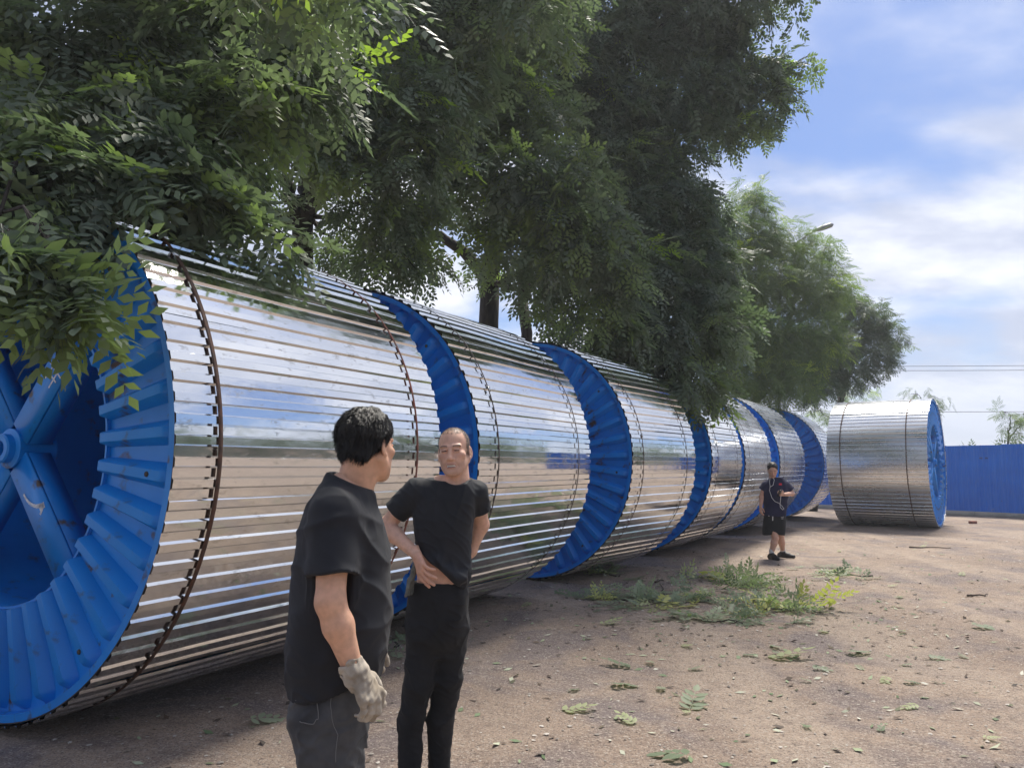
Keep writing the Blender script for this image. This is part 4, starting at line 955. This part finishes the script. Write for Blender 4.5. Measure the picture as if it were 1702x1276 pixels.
    f.warp(lambda X, Y, Z: crease(X, Y, Z*1.3+X*.7, 31, 26., .009) + crease(X, Y, Z*1.8, 32, 48., .006) + .005*np.sin(75*Z + 14*X + 3*np.sin(20*Y))*np.exp(-((Z-.47)/.12)**2))
    f.cut(lambda X, Y, Z: .045 - Z)
    V, F = f.nets(); jn = finish('jeans', [(V, F)], o, M['jeans'], root)
    # back pocket and side seam laid on the denim by nearest surface
    def on_surf(px, py, lift=.0025):
        d = q(px, py, 0) - np.array([0, 0, CAM_H]); d /= np.linalg.norm(d); w = V - np.array([0, 0, CAM_H]); t = w @ d; e = np.linalg.norm(w - t[:, None]*d, axis=1)
        k = np.where(e < .012)[0]; k = k[np.argmin(t[k])] if len(k) else np.argmin(e); return V[k] - d*lift*2 - o
    def seam(name, pp, par, rad=.0016, mt='stitch'):
        P2 = []
        for (a, b) in zip(pp[:-1], pp[1:]):
            for t in np.linspace(0, 1, 7)[:-1]: P2.append(on_surf(a[0]+(b[0]-a[0])*t, a[1]+(b[1]-a[1])*t))
        P2.append(on_surf(*pp[-1])); P2 = np.array(P2); P2[1:-1] = (P2[:-2]+2*P2[1:-1]+P2[2:])/4
        MB().tube(P2, rad, 5).build(name, M[mt], par, smooth=True)
    seam('pocket_stitching', [(519, 1142), (526, 1192), (514, 1206), (493, 1203)], jn); seam('side_seam', [(548, 1142), (556, 1180), (559, 1225), (560, 1270)], jn, .0013)
    seam('pocket_edge', [(541, 1142), (553, 1157), (569, 1152)], jn)
    # gloves
    d = q(622, 1166, -.245) - wr
    gf = hand(wr, d, (.45, .85, .25), (-.1, -1, .1), (.55, .58, .60, .60), 1.16, thumb=.5, spread=.06, fat=1.16, wr=.031)
    dd = d/np.linalg.norm(d); gf.add(cap(wr - dd*.045, wr + dd*.04, .047, .041), .012); gf.sub(cap(wr - dd*.12, wr - dd*.018, .046, .037), .003)
    gf.cut(lambda X, Y, Z: -((X-wr[0])*dd[0] + (Y-wr[1])*dd[1] + (Z-wr[2])*dd[2]) - .030 - .004*np.sin(90*X+40*Z))
    gf.warp(lambda X, Y, Z: .0022*vnoise(X, Y, Z, 41, 120.) + .0016*vnoise(X, Y, Z, 42, 260.))
    V, F = gf.nets(); gl = finish('glove', [(V, F)], o, M['glove'], root)
    d2 = np.array([.22, -.15, -.95]); g2 = hand(wr2, d2, (.6, .3, .2), (.2, -.8, .2), (.6, .6, .6, .6), 1.0, fat=1.18, wr=.030)
    g2.warp(lambda X, Y, Z: .0022*vnoise(X, Y, Z, 43, 120.)); V, F = g2.nets(); finish('glove', [(V, F)], o, M['glove'], root)
    for an, fd in ((an_r, (1, .1)), (an_l, (1, .2))):
        V, F = shoe_field(o, an, fd).nets(); V[:, 2] -= .034; finish('shoe', [(V, F)], o, M['shoe'], root)
person_gloves()

# ---------------------------------------------------------------- man facing the camera, hand on hip
def person_hip():
    Y0 = 3.90; o = np.array([-.44, Y0, -.02]); root = empty('person', o)
    tag(root, 'person with cropped greying hair in black T-shirt and track pants, hand on hip', 'person')
    q = lambda px, py, dy=0.: P(px, py, Y0+dy)
    tone = np.array([.62, .37, .265])
    hc = q(755, 751, -.03); Rh = rot_from_fwd((-.14, -.99), .0, .07)
    hd = head(hc, Rh, tone, mouth='open', buzz=True)
    S = []
    for py, l, r_, b in ((782, 722, 777, .082), (797, 716, 783, .092), (808, 702, 789, .100), (822, 690, 793, .108), (845, 686, 791, .115), (866, 687, 788, .118), (894, 689, 784, .115), (922, 691, 783, .113), (950, 690, 785, .115), (985, 688, 774, .112)):
        a = q((l+r_)/2, py, .02); w = (q(r_, py)[0]-q(l, py)[0])/2; S.append((a[2], a[0], a[1], w, b, -.18))
    body = Field((-.85, 3.55, .0), (.1, 4.35, 1.535), .007)
    body.add(loft([(z, x, y, a-.012, b-.012, w) for z, x, y, a, b, w in S]), .02)
    sh = q(692, 816, .02); el = q(641, 874, .06); wr = q(692, 921, -.10)
    body.add(cap(sh, el, .048, .040), .03); m1 = el*.68 + wr*.32; body.add(cap(el, m1, .039, .040), .02); body.add(cap(m1, wr, .040, .027), .02)
    sh2 = q(790, 818, .06); el2 = q(800, 872, .16); wr2 = q(783, 915, .17)
    body.add(cap(sh2, el2, .046, .040), .03); body.add(cap(el2, wr2, .039, .028), .02); body.add(cap(wr2, q(765, 930, .15), .03, .035), .02)
    hipr, hipl = q(703, 1005, .02), q(752, 1005, .05); kn_r = q(692, 1135, .0); kn_l = q(745, 1130, .06); an_r = q(681, 1275, .03); an_l = q(730, 1265, .10)
    for a, b, c in ((hipr, kn_r, an_r), (hipl, kn_l, an_l)): body.add(cap(a, b, .062, .042), .03); body.add(cap(b, c, .042, .032), .02)
    hf = hand(wr, q(702, 946, -.145) - wr, (-.55, .75, .1), (-.1, -1, .1), (.16, .22, .30, .42), .98, thumb=.2, spread=.10)
    V, F = body.nets(); hv_, hf_ = hf.nets()
    bd = finish('body', [(V, F, skin_col(V, tone, 3)), (hv_, hf_, skin_col(hv_, tone*np.array([1, .95, .93]), 6)), hd], o, M['skin'], root, colfn=True)
    # stubble of hair
    f = Field((-.1, -.13, -.06), (.1, .12, .14), .004); f.add(ell((0, -.012, .040), (.0772, .0972, .0838)), .01); sv0, sf0 = f.nets()
    cen = sv0[sf0].mean(1); keep = ((cen[:, 2] > .094 - .10*np.clip(cen[:, 1], 0, .1)) & (cen[:, 1] > .03)) | ((cen[:, 1] <= .03) & (cen[:, 2] > -.035) & ((np.abs(cen[:, 0]) < .05) | (cen[:, 2] > .015) | (cen[:, 1] < -.035)))
    keep &= cen[:, 1] < .075
    sv, sf = strands(sv0, sf0[keep], Rh, hc, 9000, .0055, 8, lambda p: np.stack([p[:, 0]*2, .0*p[:, 0], -.25 + 0*p[:, 0]], 1), w=.0005)
    ho = link('hair', np_mesh('hair', sv - o, sf, M['hair_grey'], True), root); ho['kind'] = 'stuff'; ho['label'] = 'very short greying hair'
    # T-shirt
    f = Field((-.85, 3.6, .88), (.1, 4.3, 1.66), .0055)
    f.add(loft(S), .01)
    slv = q(657, 851, .045); slv2 = q(798, 848, .11)
    f.add(cap(q(716, 812, .02), sh, .055, .064), .04); f.add(cap(sh, slv + (slv-sh)*.3, .064, .068), .03); f.add(cap(q(770, 812, .04), sh2, .05, .056), .04); f.add(cap(sh2, slv2 + (slv2-sh2)*.4, .056, .060), .03)
    # bunched hem on his left, lifted on his right
    for k, (px, py, dy, r0) in enumerate(((726, 932, -.085, .030), (742, 950, -.095, .032), (760, 962, -.09, .034), (776, 958, -.05, .034))): f.add(ell(q(px, py, dy), (r0*1.4, .03, r0)), .03)
    f.warp(lambda X, Y, Z: crease(X*.9+Z*.5, Y*.7, Z*1.1-X*.4, 51, 26., .006) + crease(X+Z, Y, Z-X, 52, 50., .004) + .004*np.sin(105*(Z + .55*X) + 4*np.sin(17*X))*np.exp(-((Z + .55*(X+.33) - 1.05)/.07)**2)*(Y < Y0+.02))
    X, Y, Z = f.grid(); tors = loft(S)[0](X, Y, Z)
    for s_, e_, side in ((sh, slv, X < q(700, 800)[0]), (sh2, slv2, X > q(780, 800)[0])):
        dS = (e_-s_)/np.linalg.norm(e_-s_); pl = (X-e_[0])*dS[0] + (Y-e_[1])*dS[1] + (Z-e_[2])*dS[2]
        f.f = np.where((tors > .008) & side, np.maximum(f.f, pl), f.f).astype(np.float32); f.sub(cap(s_ + dS*.08, e_ + dS*.08, .046, .054), .004)
    a0, a1 = q(694, 909), q(772, 976); sl = (a1[2]-a0[2])/(a1[0]-a0[0])
    f.cut(lambda X, Y, Z: (np.maximum(a0[2] + sl*(X-a0[0]), a1[2]-.002) + .004*np.sin(50*X) - Z)*.8)
    nk = hc + Rh @ np.array([0, -.034, -.15]); f.sub(cap(nk + [0, 0, -.05], nk + [.0, -.0, .2], .061, .063), .006)
    nz0 = q(750, 806)[2]; f.cut(lambda X, Y, Z: Z - (nz0 + .022*np.clip((Y-Y0+.08)/.1, 0, 1) + np.minimum(.36*(X-nk[0])**2/.07, .016)))
    f.sub(loft([(z, x, y, a-.014, b-.014, w) for z, x, y, a, b, w in S if z < 1.14]), .004)
    V, F = f.nets(); tee = finish('t_shirt', [(V, F)], o, M['tee2'], root)
    ring = []
    for k in range(26):
        a = 2*math.pi*k/25; x = nk[0] + .066*math.cos(a); y = nk[1] + .066*math.sin(a); ring.append((x, y, nz0 - .006 + .020*min(1, max(0, (y-Y0+.08)/.1)) + min(.36*(x-nk[0])**2/.07, .016)))
    MB().tube(np.array(ring) - o, .0062, 8, cap=False).build('collar', M['tee2'], tee, smooth=True)
    # trousers
    f = Field((-.85, 3.6, .0), (.1, 4.35, 1.06), .006)
    J = []
    for py, l, r_, b in ((964, 684, 777, .108), (985, 679, 779, .118), (1010, 677, 779, .12), (1040, 678, 776, .115), (1065, 686, 766, .10), (1085, 700, 745, .05)):
        a = q((l+r_)/2, py, .02); w = (q(r_, py)[0]-q(l, py)[0])/2; J.append((a[2], a[0], a[1], w, b, -.12))
    f.add(loft(J), .02)
    th_r, th_l = q(706, 1045, .01), q(749, 1045, .05)
    for a, b, c, e in ((th_r, kn_r + [.01, 0, 0], q(682, 1200, .02), an_r), (th_l, kn_l, q(732, 1195, .08), an_l)):
        f.add(cap(a, b, .088, .069), .045); f.add(cap(b, c, .069, .062), .025); f.add(cap(c, e + [0, 0, -.02], .062, .058), .02)
    f.warp(lambda X, Y, Z: crease(X*1.2, Y*1.2, Z*.7+X*.6, 61, 26., .006) + crease(X+Z*.8, Y, Z*1.2, 62, 50., .004) + 0.002*np.sin(60*Z + 14*X + 5*Y)*np.exp(-((Z-.5)/.12)**2))
    wz = q(720, 966)[2]; f.cut(lambda X, Y, Z: (Z - (wz + .03*(X-q(720, 966)[0]))))
    f.cut(lambda X, Y, Z: .035 - Z); f.sub(loft([(z, x, y, a-.010, b-.010, w) for z, x, y, a, b, w in J if z > wz-.05] + [(wz+.05, J[0][1], J[0][2], J[0][3]-.01, J[0][4]-.01, -.12)]), .003)
    V, F = f.nets(); tr = finish('track_pants', [(V, F)], o, M['black'], root)
    for an, fd in ((an_r, (-.35, -1)), (an_l, (.35, -1))):
        V, F = shoe_field(o, (an[0], an[1]+.0, 0), fd).nets(); V[:, 2] -= .034; finish('shoe', [(V, F)], o, M['shoe'], root)
    # grey glove tucked under the hand: cuff and hanging fingers
    g = Field(q(676, 990, -.10)-.09, q(690, 930, -.02)+.09, .004)
    g.add(cap(q(690, 938, -.10), q(684, 962, -.08), .013, .016), .01)
    for k in range(4): g.add(cap(q(680+k*2, 962, -.09+.012*k), q(675+k*4, 990-k*2, -.09+.016*k), .0085, .0075), .004)
    g.warp(lambda X, Y, Z: .002*vnoise(X, Y, Z, 71, 150.)); V, F = g.nets()
    gl = empty('work_glove', q(680, 990, -.08)); tag(gl, 'grey work glove held against the hip of the person with cropped hair', 'glove')
    finish('glove_fabric', [(V, F)], np.array(gl.location), M['cuff'], gl)
person_hip()

# ---------------------------------------------------------------- man in navy polo looking at his phone
def person_phone():
    Y0 = 13.75; o = np.array([4.70, Y0, -.02]); root = empty('person', o)
    tag(root, 'person in navy polo and black shorts looking down at a phone with white earphones', 'person')
    q = lambda px, py, dy=0.: P(px, py, Y0+dy)
    tone = np.array([.58, .345, .255])
    hc = q(1284, 781, -.06); Rh = rot_from_fwd((-.25, -.97), .48, .0); hd = head(hc, Rh, tone, h=.0035)
    S = []
    for py, l, r_, b in ((793, 1281, 1301, .08), (799, 1276, 1304, .10), (807, 1270, 1308, .12), (820, 1269, 1309, .13), (835, 1270, 1308, .13), (852, 1269, 1306, .15), (862, 1269, 1306, .15)):
        a = q((l+r_)/2, py, .0); w = (q(r_, py)[0]-q(l, py)[0])/2; S.append((a[2], a[0], a[1], w, b, -.15))
    body = Field(np.array([4.15, Y0-.5, 0]), np.array([5.3, Y0+.45, 1.5]), .009)
    body.add(loft([(z, x, y, a-.025, b-.04, w) for z, x, y, a, b, w in S]), .02)
    sh = q(1272, 806.5, 0); el = q(1266, 825, .03); wr = q(1264.5, 841, -.02); sh2 = q(1307, 807, 0); el2 = q(1316.5, 820.5, -.04); wr2 = q(1303, 821.5, -.25)
    body.add(cap(sh, el, .05, .043), .03); body.add(cap(el, wr, .043, .030), .02); body.add(cap(sh2, el2, .05, .043), .03); body.add(cap(el2, wr2, .043, .030), .02)
    hipr, hipl = q(1280, 868, 0), q(1296, 868, .03); kn_r = q(1289, 893, -.06); kn_l = q(1298, 893, .10); an_r = q(1282.5, 918, -.04); an_l = q(1301, 915, .22)
    for a, b, c in ((hipr, kn_r, an_r), (hipl, kn_l, an_l)):
        body.add(cap(a, b, .085, .056), .03); m1 = b*.62 + c*.38; body.add(cap(b, m1, .054, .058), .02); body.add(cap(m1, c, .058, .036), .02)
    V, F = body.nets(); V0_ = V
    h1 = hand(wr, (-.05, 0, -1), (.3, -.9, 0), (-1, 0, 0), (.3, .35, .4, .45), .95, h=.004).nets()
    h2 = hand(wr2, q(1297, 820.5, -.31) - wr2, (.1, -.4, .9), (.3, -.9, -.2), (.7, .75, .8, .8), .95, h=.004).nets()
    bd = finish('body', [(V, F, skin_col(V, tone, 3)), (*h1, skin_col(h1[0], tone, 4)), (*h2, skin_col(h2[0], tone, 5)), hd], o, M['skin'], root, colfn=True)
    hv, hf = hair_shell(hc, Rh, 'short', h=.0045); hair = finish('hair', [(hv @ Rh.T + hc, hf)], o, M['hair'], root)
    f = Field(np.array([4.15, Y0-.4, .7]), np.array([5.3, Y0+.4, 1.55]), .008)
    f.add(loft(S), .01); slv = q(1266.5, 814, .02); slv2 = q(1315, 815, -.02)
    f.add(cap(q(1284, 799, 0), sh, .05, .062), .04); f.add(cap(sh, slv + (slv-sh)*.3, .068, .076), .03); f.add(cap(q(1297, 799, 0), sh2, .05, .062), .04); f.add(cap(sh2, slv2 + (slv2-sh2)*.3, .068, .078), .03)
    f.warp(lambda X, Y, Z: .004*vnoise(X+Z*.6, Y, Z, 81, 32.)); X, Y, Z = f.grid(); tors = loft(S)[0](X, Y, Z)
    for s_, e_, side in ((sh, slv, X < q(1274, 800)[0]), (sh2, slv2, X > q(1304, 800)[0])):
        dS = (e_-s_)/np.linalg.norm(e_-s_); pl = (X-e_[0])*dS[0] + (Y-e_[1])*dS[1] + (Z-e_[2])*dS[2]; f.f = np.where((tors > .008) & side, np.maximum(f.f, pl), f.f).astype(np.float32); f.sub(cap(s_ + dS*.06, e_ + dS*.08, .05, .062), .004)
    hz0 = q(1288, 857)[2]; f.cut(lambda X, Y, Z: hz0 + .008*np.sin(20*X) - Z)
    nk = hc + Rh @ np.array([0, -.04, -.15]); f.sub(cap(nk + [0, 0, -.05], nk + [0, -.04, .2], .064, .08), .006)
    V, F = f.nets(); VP = V; polo = finish('polo_shirt', [(V, F)], o, M['navy'], root)
    def at_front(px, py, lift=.006):
        d = q(px, py, 0) - np.array([0, 0, CAM_H]); d /= np.linalg.norm(d); w = V - np.array([0, 0, CAM_H]); t = w @ d; e = np.linalg.norm(w - t[:, None]*d, axis=1)
        k = np.where(e < .02)[0]; k = k[np.argmin(t[k])] if len(k) else np.argmin(e); return np.array([0, 0, CAM_H]) + d*(t[k]-lift) - o
    ring = []
    for k in range(20):
        a = 2*math.pi*k/19; ring.append((nk[0] + .072*math.cos(a), nk[1] + .078*math.sin(a), q(1288, 799)[2] + .03*math.sin(a)))
    MB().tube(np.array(ring) - o, .014, 8, cap=False).build('collar', M['navy'], polo, smooth=True)
    e = at_front(1297, 804.5); m = MB(); m.add([(e[0]+.028*math.cos(t), e[1]-.004, e[2]+.024*math.sin(t)*(1-.25*abs(math.cos(2*t)))) for t in np.linspace(0, 2*math.pi, 17)[:-1]], [tuple(range(16))]); em = m.build('emblem', M['red_emblem'], polo); em['label'] = 'small red embroidered chest emblem'
    # shorts
    f = Field(np.array([4.3, Y0-.35, .3]), np.array([5.2, Y0+.45, .95]), .008)
    J = []
    for py, l, r_, b in ((849, 1269.5, 1305, .138), (853, 1269.5, 1305, .14), (862, 1269, 1305.5, .135), (872, 1268.5, 1305, .135), (882, 1268.5, 1304, .13), (890, 1269, 1303, .125)):
        a = q((l+r_)/2, py, .02); w = (q(r_, py)[0]-q(l, py)[0])/2; J.append((a[2], a[0], a[1], w, b, -.1))
    f.add(loft(J), .02); f.warp(lambda X, Y, Z: .006*vnoise(X*1.4, Y, Z*.5, 83, 24.)); z1 = q(1285, 888.5)[2]
    f.cut(lambda X, Y, Z: z1 + .012*np.sin(14*X) - Z); f.sub(cap(hipr + [0, 0, -.1], kn_r, .085, .075), .01); f.sub(cap(hipl + [0, 0, -.1], kn_l, .085, .075), .01)
    V, F = f.nets(); sh_ = finish('shorts', [(V, F)], o, M['black'], root)
    for a, b in (((1278, 853.5), (1278, 857.5)), ((1284.5, 853.5), (1284.3, 865))):
        MB().tube([at_front(*a, .012), at_front(*b, .014)], .009, 6).build('drawstring', M['white_plastic'], sh_)
    for k, (x0, x1, py) in enumerate(((1298, 1302.5, 857), (1298, 1302.5, 859.3), (1298.5, 1302, 861.6))):
        p = at_front((x0+x1)/2, py, .006); MB().box(p, ((x1-x0)*Y0/FPX/2, .002, .006)).build('thigh_print', M['grey_print'], sh_)
    for an, fd in ((an_r, (.25, -1)), (an_l, (.75, -.6))):
        V, F = shoe_field(o, (an[0], an[1], 0), fd, .007, .28).nets(); V[:, 2] -= .034; sf = finish('shoe', [(V, F)], o, M['shoe'], root)
        f = Field(an-.08, an+np.array([.08, .08, .12]), .006); f.add(cap(an + [0, 0, -.03], an + [0, 0, .035], .044, .043), .01); V, F = f.nets(); finish('sock', [(V, F)], o, M['sock'], root)
    # earphone wire and phone
    V = VP
    wp = [at_front(1280, 793, .01), at_front(1279, 800, .012), at_front(1280, 808, .012), at_front(1279, 815, .012), at_front(1283, 827, .012), at_front(1288, 833, .014), at_front(1295, 836, .02), at_front(1300, 841, .03), at_front(1303, 845, .03)]
    wp = [hc + Rh @ np.array([-.082, .0, -.02]) - o] + wp
    w2 = [hc + Rh @ np.array([.082, .0, -.02]) - o, at_front(1287, 797, .012), at_front(1285, 806, .012), at_front(1280, 809, .012)]
    er = empty('earphones', q(1300, 845, -.2)); tag(er, 'white earphone wire looping down the navy polo', 'earphones'); eo = np.array(er.location)
    lp = [wp[-1], at_front(1301, 847, .04), at_front(1297, 843, .04), at_front(1296.5, 838, .05), q(1298, 824, -.30) - o]
    for nm, pp in (('left_wire', w2), ('right_wire', wp), ('lead', lp)):
        MB().tube(np.array(pp) + o - eo, .0042, 6).build('wire', M['white_plastic'], er, smooth=True)
    ph = empty('phone', q(1296, 819, -.33)); tag(ph, 'black smartphone held in front of the navy polo', 'phone')
    Rp = np.array(Matrix.Rotation(.75, 3, 'X') @ Matrix.Rotation(.5, 3, 'Z'))
    cs = MB().box((0, 0, 0), (.037, .0045, .075), Rp).build('case', M['phone'], ph); MB().box(Rp @ np.array([0, .0052, 0]), (.034, .0008, .070), Rp).build('screen', M['phone'], cs)
person_phone()
# ------------------------------------------------------------------ leaves and twigs on the ground
FL = leaf_meshes(M['leaf_fallen'], (.3, .5, .7, .85))
def fallen(px, py, s, rz, flip, idx, label, group='fallen leaves on the dirt'):
    g = G(px, py); z = gz(g[0], g[1])
    o = link('fallen_leaf', FL[idx % len(FL)]); o.location = (g[0], g[1], z + .012 + (.032*s if not flip else 0.)); o.rotation_euler = ((math.pi if flip else 0) + .16*math.sin(idx*7.1), .05*math.cos(idx*3.3), rz); o.scale = (s, s, .4*s)
    tag(o, label, 'leaf', group)
named = [(1145, 1175, 1.0, 1.2, 1, 'pale green fallen leaf with upturned leaflets on bare dirt in the foreground'), (1152, 1264, .95, 2.4, 0, 'curled fallen leaf at the bottom edge of the picture'),
         (1270, 1091, 1.25, .1, 1, 'pale fallen leaf lying level, well right of the leaf pile'), (408, 1197, .8, .6, 0, 'small green leaf lying alone in front of the nearest drum'),
         (1010, 1137, .8, .3, 0, 'dull green leaf tuft on the dirt right of the standing men'), (1055, 1105, .8, 2.8, 1, 'flat fallen leaf just below the main leaf pile'), (930, 1182, .7, .2, 1, 'fallen leaf on the dirt just right of the man with his hand on his hip'),
         (1405, 1084, .8, .4, 0, 'small dark leaf on the dry pale track'), (1612, 1041, 1.0, .1, 0, 'flat green leaf alone on the pale dirt at right'), (1320, 1035, .9, .5, 1, 'pale leaf just in front of the leaf pile'), (995, 1036, .8, .4, 1, 'pale leaf left of the leaf pile near the drum')]
for i, (px, py, s, rz, fl, lab) in enumerate(named): fallen(px, py, s, rz, fl, i*3+1, lab)
r_ = random.Random(5)
for i in range(60):
    px = r_.uniform(860, 1640); py = 905 + 330*r_.random()**1.6
    fallen(px, py, r_.uniform(.25, .55), r_.uniform(0, 6.28), r_.random() < .5, r_.randrange(40), 'loose fallen leaf strewn on the dirt', 'loose strewn leaves')
def pile(px, py, w, n, seed, label, mt='leaf_fallen', tm=.4):
    g = G(px, py); r = np.random.default_rng(seed); root = empty('cut_branch', (g[0], g[1], gz(g[0], g[1]))); tag(root, label, 'branch', 'cut leafy branches on the ground')
    n = max(4, int(n*.6)); C = np.stack([r.normal(0, w*.65, n), r.normal(0, w*.75, n), .01 + .05*r.random(n)], 1)
    A = np.stack([r.normal(0, 1, n), r.normal(0, 1, n), r.normal(.10, .25, n)], 1)
    V, F, T = place(KITS['near'], C, A, np.tile([0, -.5, 1.], (n, 1)) + r.normal(0, .6, (n, 3)), r.uniform(.6, .95, n), np.clip(r.normal(tm+.18, .28, n), 0, 1), r)
    V[:, 2] = np.where(V[:, 2] < .012, .012 + .12*(.012-V[:, 2]), V[:, 2]); lv = link('leaves', np_mesh('leaves', V, F, M[mt], False, tint=T), root); lv['kind'] = 'stuff'
    a = r.uniform(0, 6.28); d = np.array([math.cos(a), math.sin(a), 0]); p = np.array([d*t*w*1.1 + [0, 0, .02 + .02*math.sin(3*t)] for t in np.linspace(-1, 1, 7)]); p[1:-1] += r.normal(0, .02, (5, 3))*[1, 1, .2]
    MB().tube(p, np.linspace(.011, .004, 7), 6).build('stem', M['bark'], root, smooth=True)
for i, (px, py, w, n, lab, tm) in enumerate([(1240, 968, .42, 26, 'thick clump of cut green branch at the back of the leaf pile', .3), (1205, 958, .40, 14, 'loose cut branch left of the thick clump near the drum', .5), (1130, 1000, .42, 22, 'cut branch with pale leaf undersides in the middle of the pile', .45), (1015, 992, .30, 16, 'leafy cut branch nearest the third drum', .4),
        (1060, 995, .18, 10, 'small cut sprig beside the branch nearest the third drum', .4), (1255, 1012, .40, 20, 'cut branch spread at the front right of the leaf pile', .5), (1305, 1005, .16, 9, 'small yellowish cut sprig at the right end of the pile', .92), (1200, 1035, .20, 10, 'cut sprig lying at the front edge of the pile', .45),
        (1405, 952, .34, 13, 'separate cut branch lying right of the man with the phone', .35), (1255, 1000, .14, 6, 'yellow green sprig in the middle of the pile', .8), (655, 1062, .14, 8, 'pale cut sprig between the two standing men', .6), (1018, 955, .10, 5, 'small sprig close under the third drum', .5), (1100, 975, .45, 12, 'thin scatter of cut leaves between the clumps', .4)]):
    pile(px, py, w, n, 200+i, lab, tm=tm)
# small leaf bits, chips and dry flakes trodden into the dirt
def litter():
    r = np.random.default_rng(77); g0 = G(1160, 990)
    n1, n2 = 1500, 1700
    x = np.concatenate([g0[0] + r.normal(0, 1.7, n1), 0*np.ones(n2)]); y = np.concatenate([g0[1] + r.normal(0, 2.0, n1), 0*np.ones(n2)])
    d = 2.4 + 20*r.random(n2)**1.4; a = np.radians(r.uniform(-28, 40, n2)); x[n1:] = d*np.sin(a); y[n1:] = d*np.cos(a)
    n = n1 + n2; l = r.uniform(.010, .045, n); w = l*r.uniform(.25, .5, n); th = r.uniform(0, 6.28, n); z = np.array([gz(p, q_) for p, q_ in zip(x, y)])
    c, s_ = np.cos(th), np.sin(th); C = np.stack([x, y, z + .007], 1); A = np.stack([c*l, s_*l, r.normal(0, .25, n)*l], 1); B = np.stack([-s_*w, c*w, r.normal(.2, .4, n)*w], 1)
    V = np.stack([C - A, C - B, C + A, C + B], 1); V[:, :, 2] = np.maximum(V[:, :, 2], (z + .004)[:, None]); F = np.arange(4*n).reshape(-1, 4)
    m = bpy.data.materials.new('leaf_litter'); m.use_nodes = True; t = m.node_tree; b = t.nodes['Principled BSDF']; b.inputs['Roughness'].default_value = .8
    at = N(t, 'ShaderNodeAttribute', attribute_name='tint'); cr = N(t, 'ShaderNodeValToRGB'); e = cr.color_ramp.elements
    e[0].color = (.045, .035, .028, 1); e[1].color = (.52, .50, .42, 1)
    for p_, k_ in ((.3, (.11, .075, .05)), (.55, (.10, .15, .07)), (.8, (.26, .30, .18))): q_ = e.new(p_); q_.color = (*k_, 1)
    L(t, at, 'Fac', cr, 0); L(t, cr, 0, b, 'Base Color')
    tag(link('leaf_litter', np_mesh('leaf_litter', V.reshape(-1, 3), F, m, False, tint=np.repeat(r.random(n), 4))), 'tiny leaf bits and dry flakes trodden into the dirt', 'leaf litter', kind='stuff')
litter()
# dead twigs
M['dead'] = mat('dead_twig', (.05, .035, .026), .9)
for i, (px, py, ln, a, lab) in enumerate([(1545, 908, .75, -.25, 'dark dead stick lying in front of the crosswise drum'), (1625, 985, .35, .3, 'short dark twig on the pale dirt at right'), (1095, 1300/1.35, .3, 1., 'thin dead twig beside the leaf pile')]):
    g = G(px, py); z = gz(g[0], g[1]); r = np.random.default_rng(i); t = np.linspace(-.5, .5, 8)
    p = np.stack([t*ln*math.cos(a), t*ln*math.sin(a), .015 + .01*r.random(8)], 1) + r.normal(0, .012, (8, 3))*[1, 1, .3]
    o = MB().tube(p, np.linspace(.014, .006, 8), 6).build('twig', M['dead'], None, smooth=True); o.location = (g[0], g[1], z); tag(o, lab, 'twig', 'dead twigs')
# brick bit by the fence
M['brickbit'] = mat('brick_red', (.28, .10, .06), .9); noise_col(M['brickbit'], (.30, .11, .07), (.18, .09, .07), 12.)
g = G(1617, 869); b = MB(); b.box((0, 0, .045), (.11, .055, .045), np.array(Matrix.Rotation(.4, 3, 'Z'))); o = b.build('brick', M['brickbit']); o.location = (g[0], g[1], -.03)
bv = o.modifiers.new('b', 'BEVEL'); bv.width = .008; bv.segments = 2
tag(o, 'broken red brick lying in front of the blue fence', 'brick')

# ------------------------------------------------------------------ thin haze volume, added to lift the dark trees like lens glare
hm = bpy.data.materials.new('glare_haze'); hm.use_nodes = True; t = hm.node_tree; t.nodes.clear()
pv = N(t, 'ShaderNodeVolumePrincipled', inp={'Color': (.92, .95, 1., 1.), 'Density': .0015, 'Anisotropy': .35}); mo = N(t, 'ShaderNodeOutputMaterial'); L(t, pv, 0, mo, 'Volume')
hz_ = MB().box((0, 0, 8.5), (1700, 1700, 9.6)).build('haze', hm); tag(hz_, 'thin pale haze added over the yard to suggest lens glare', 'haze', kind='stuff')
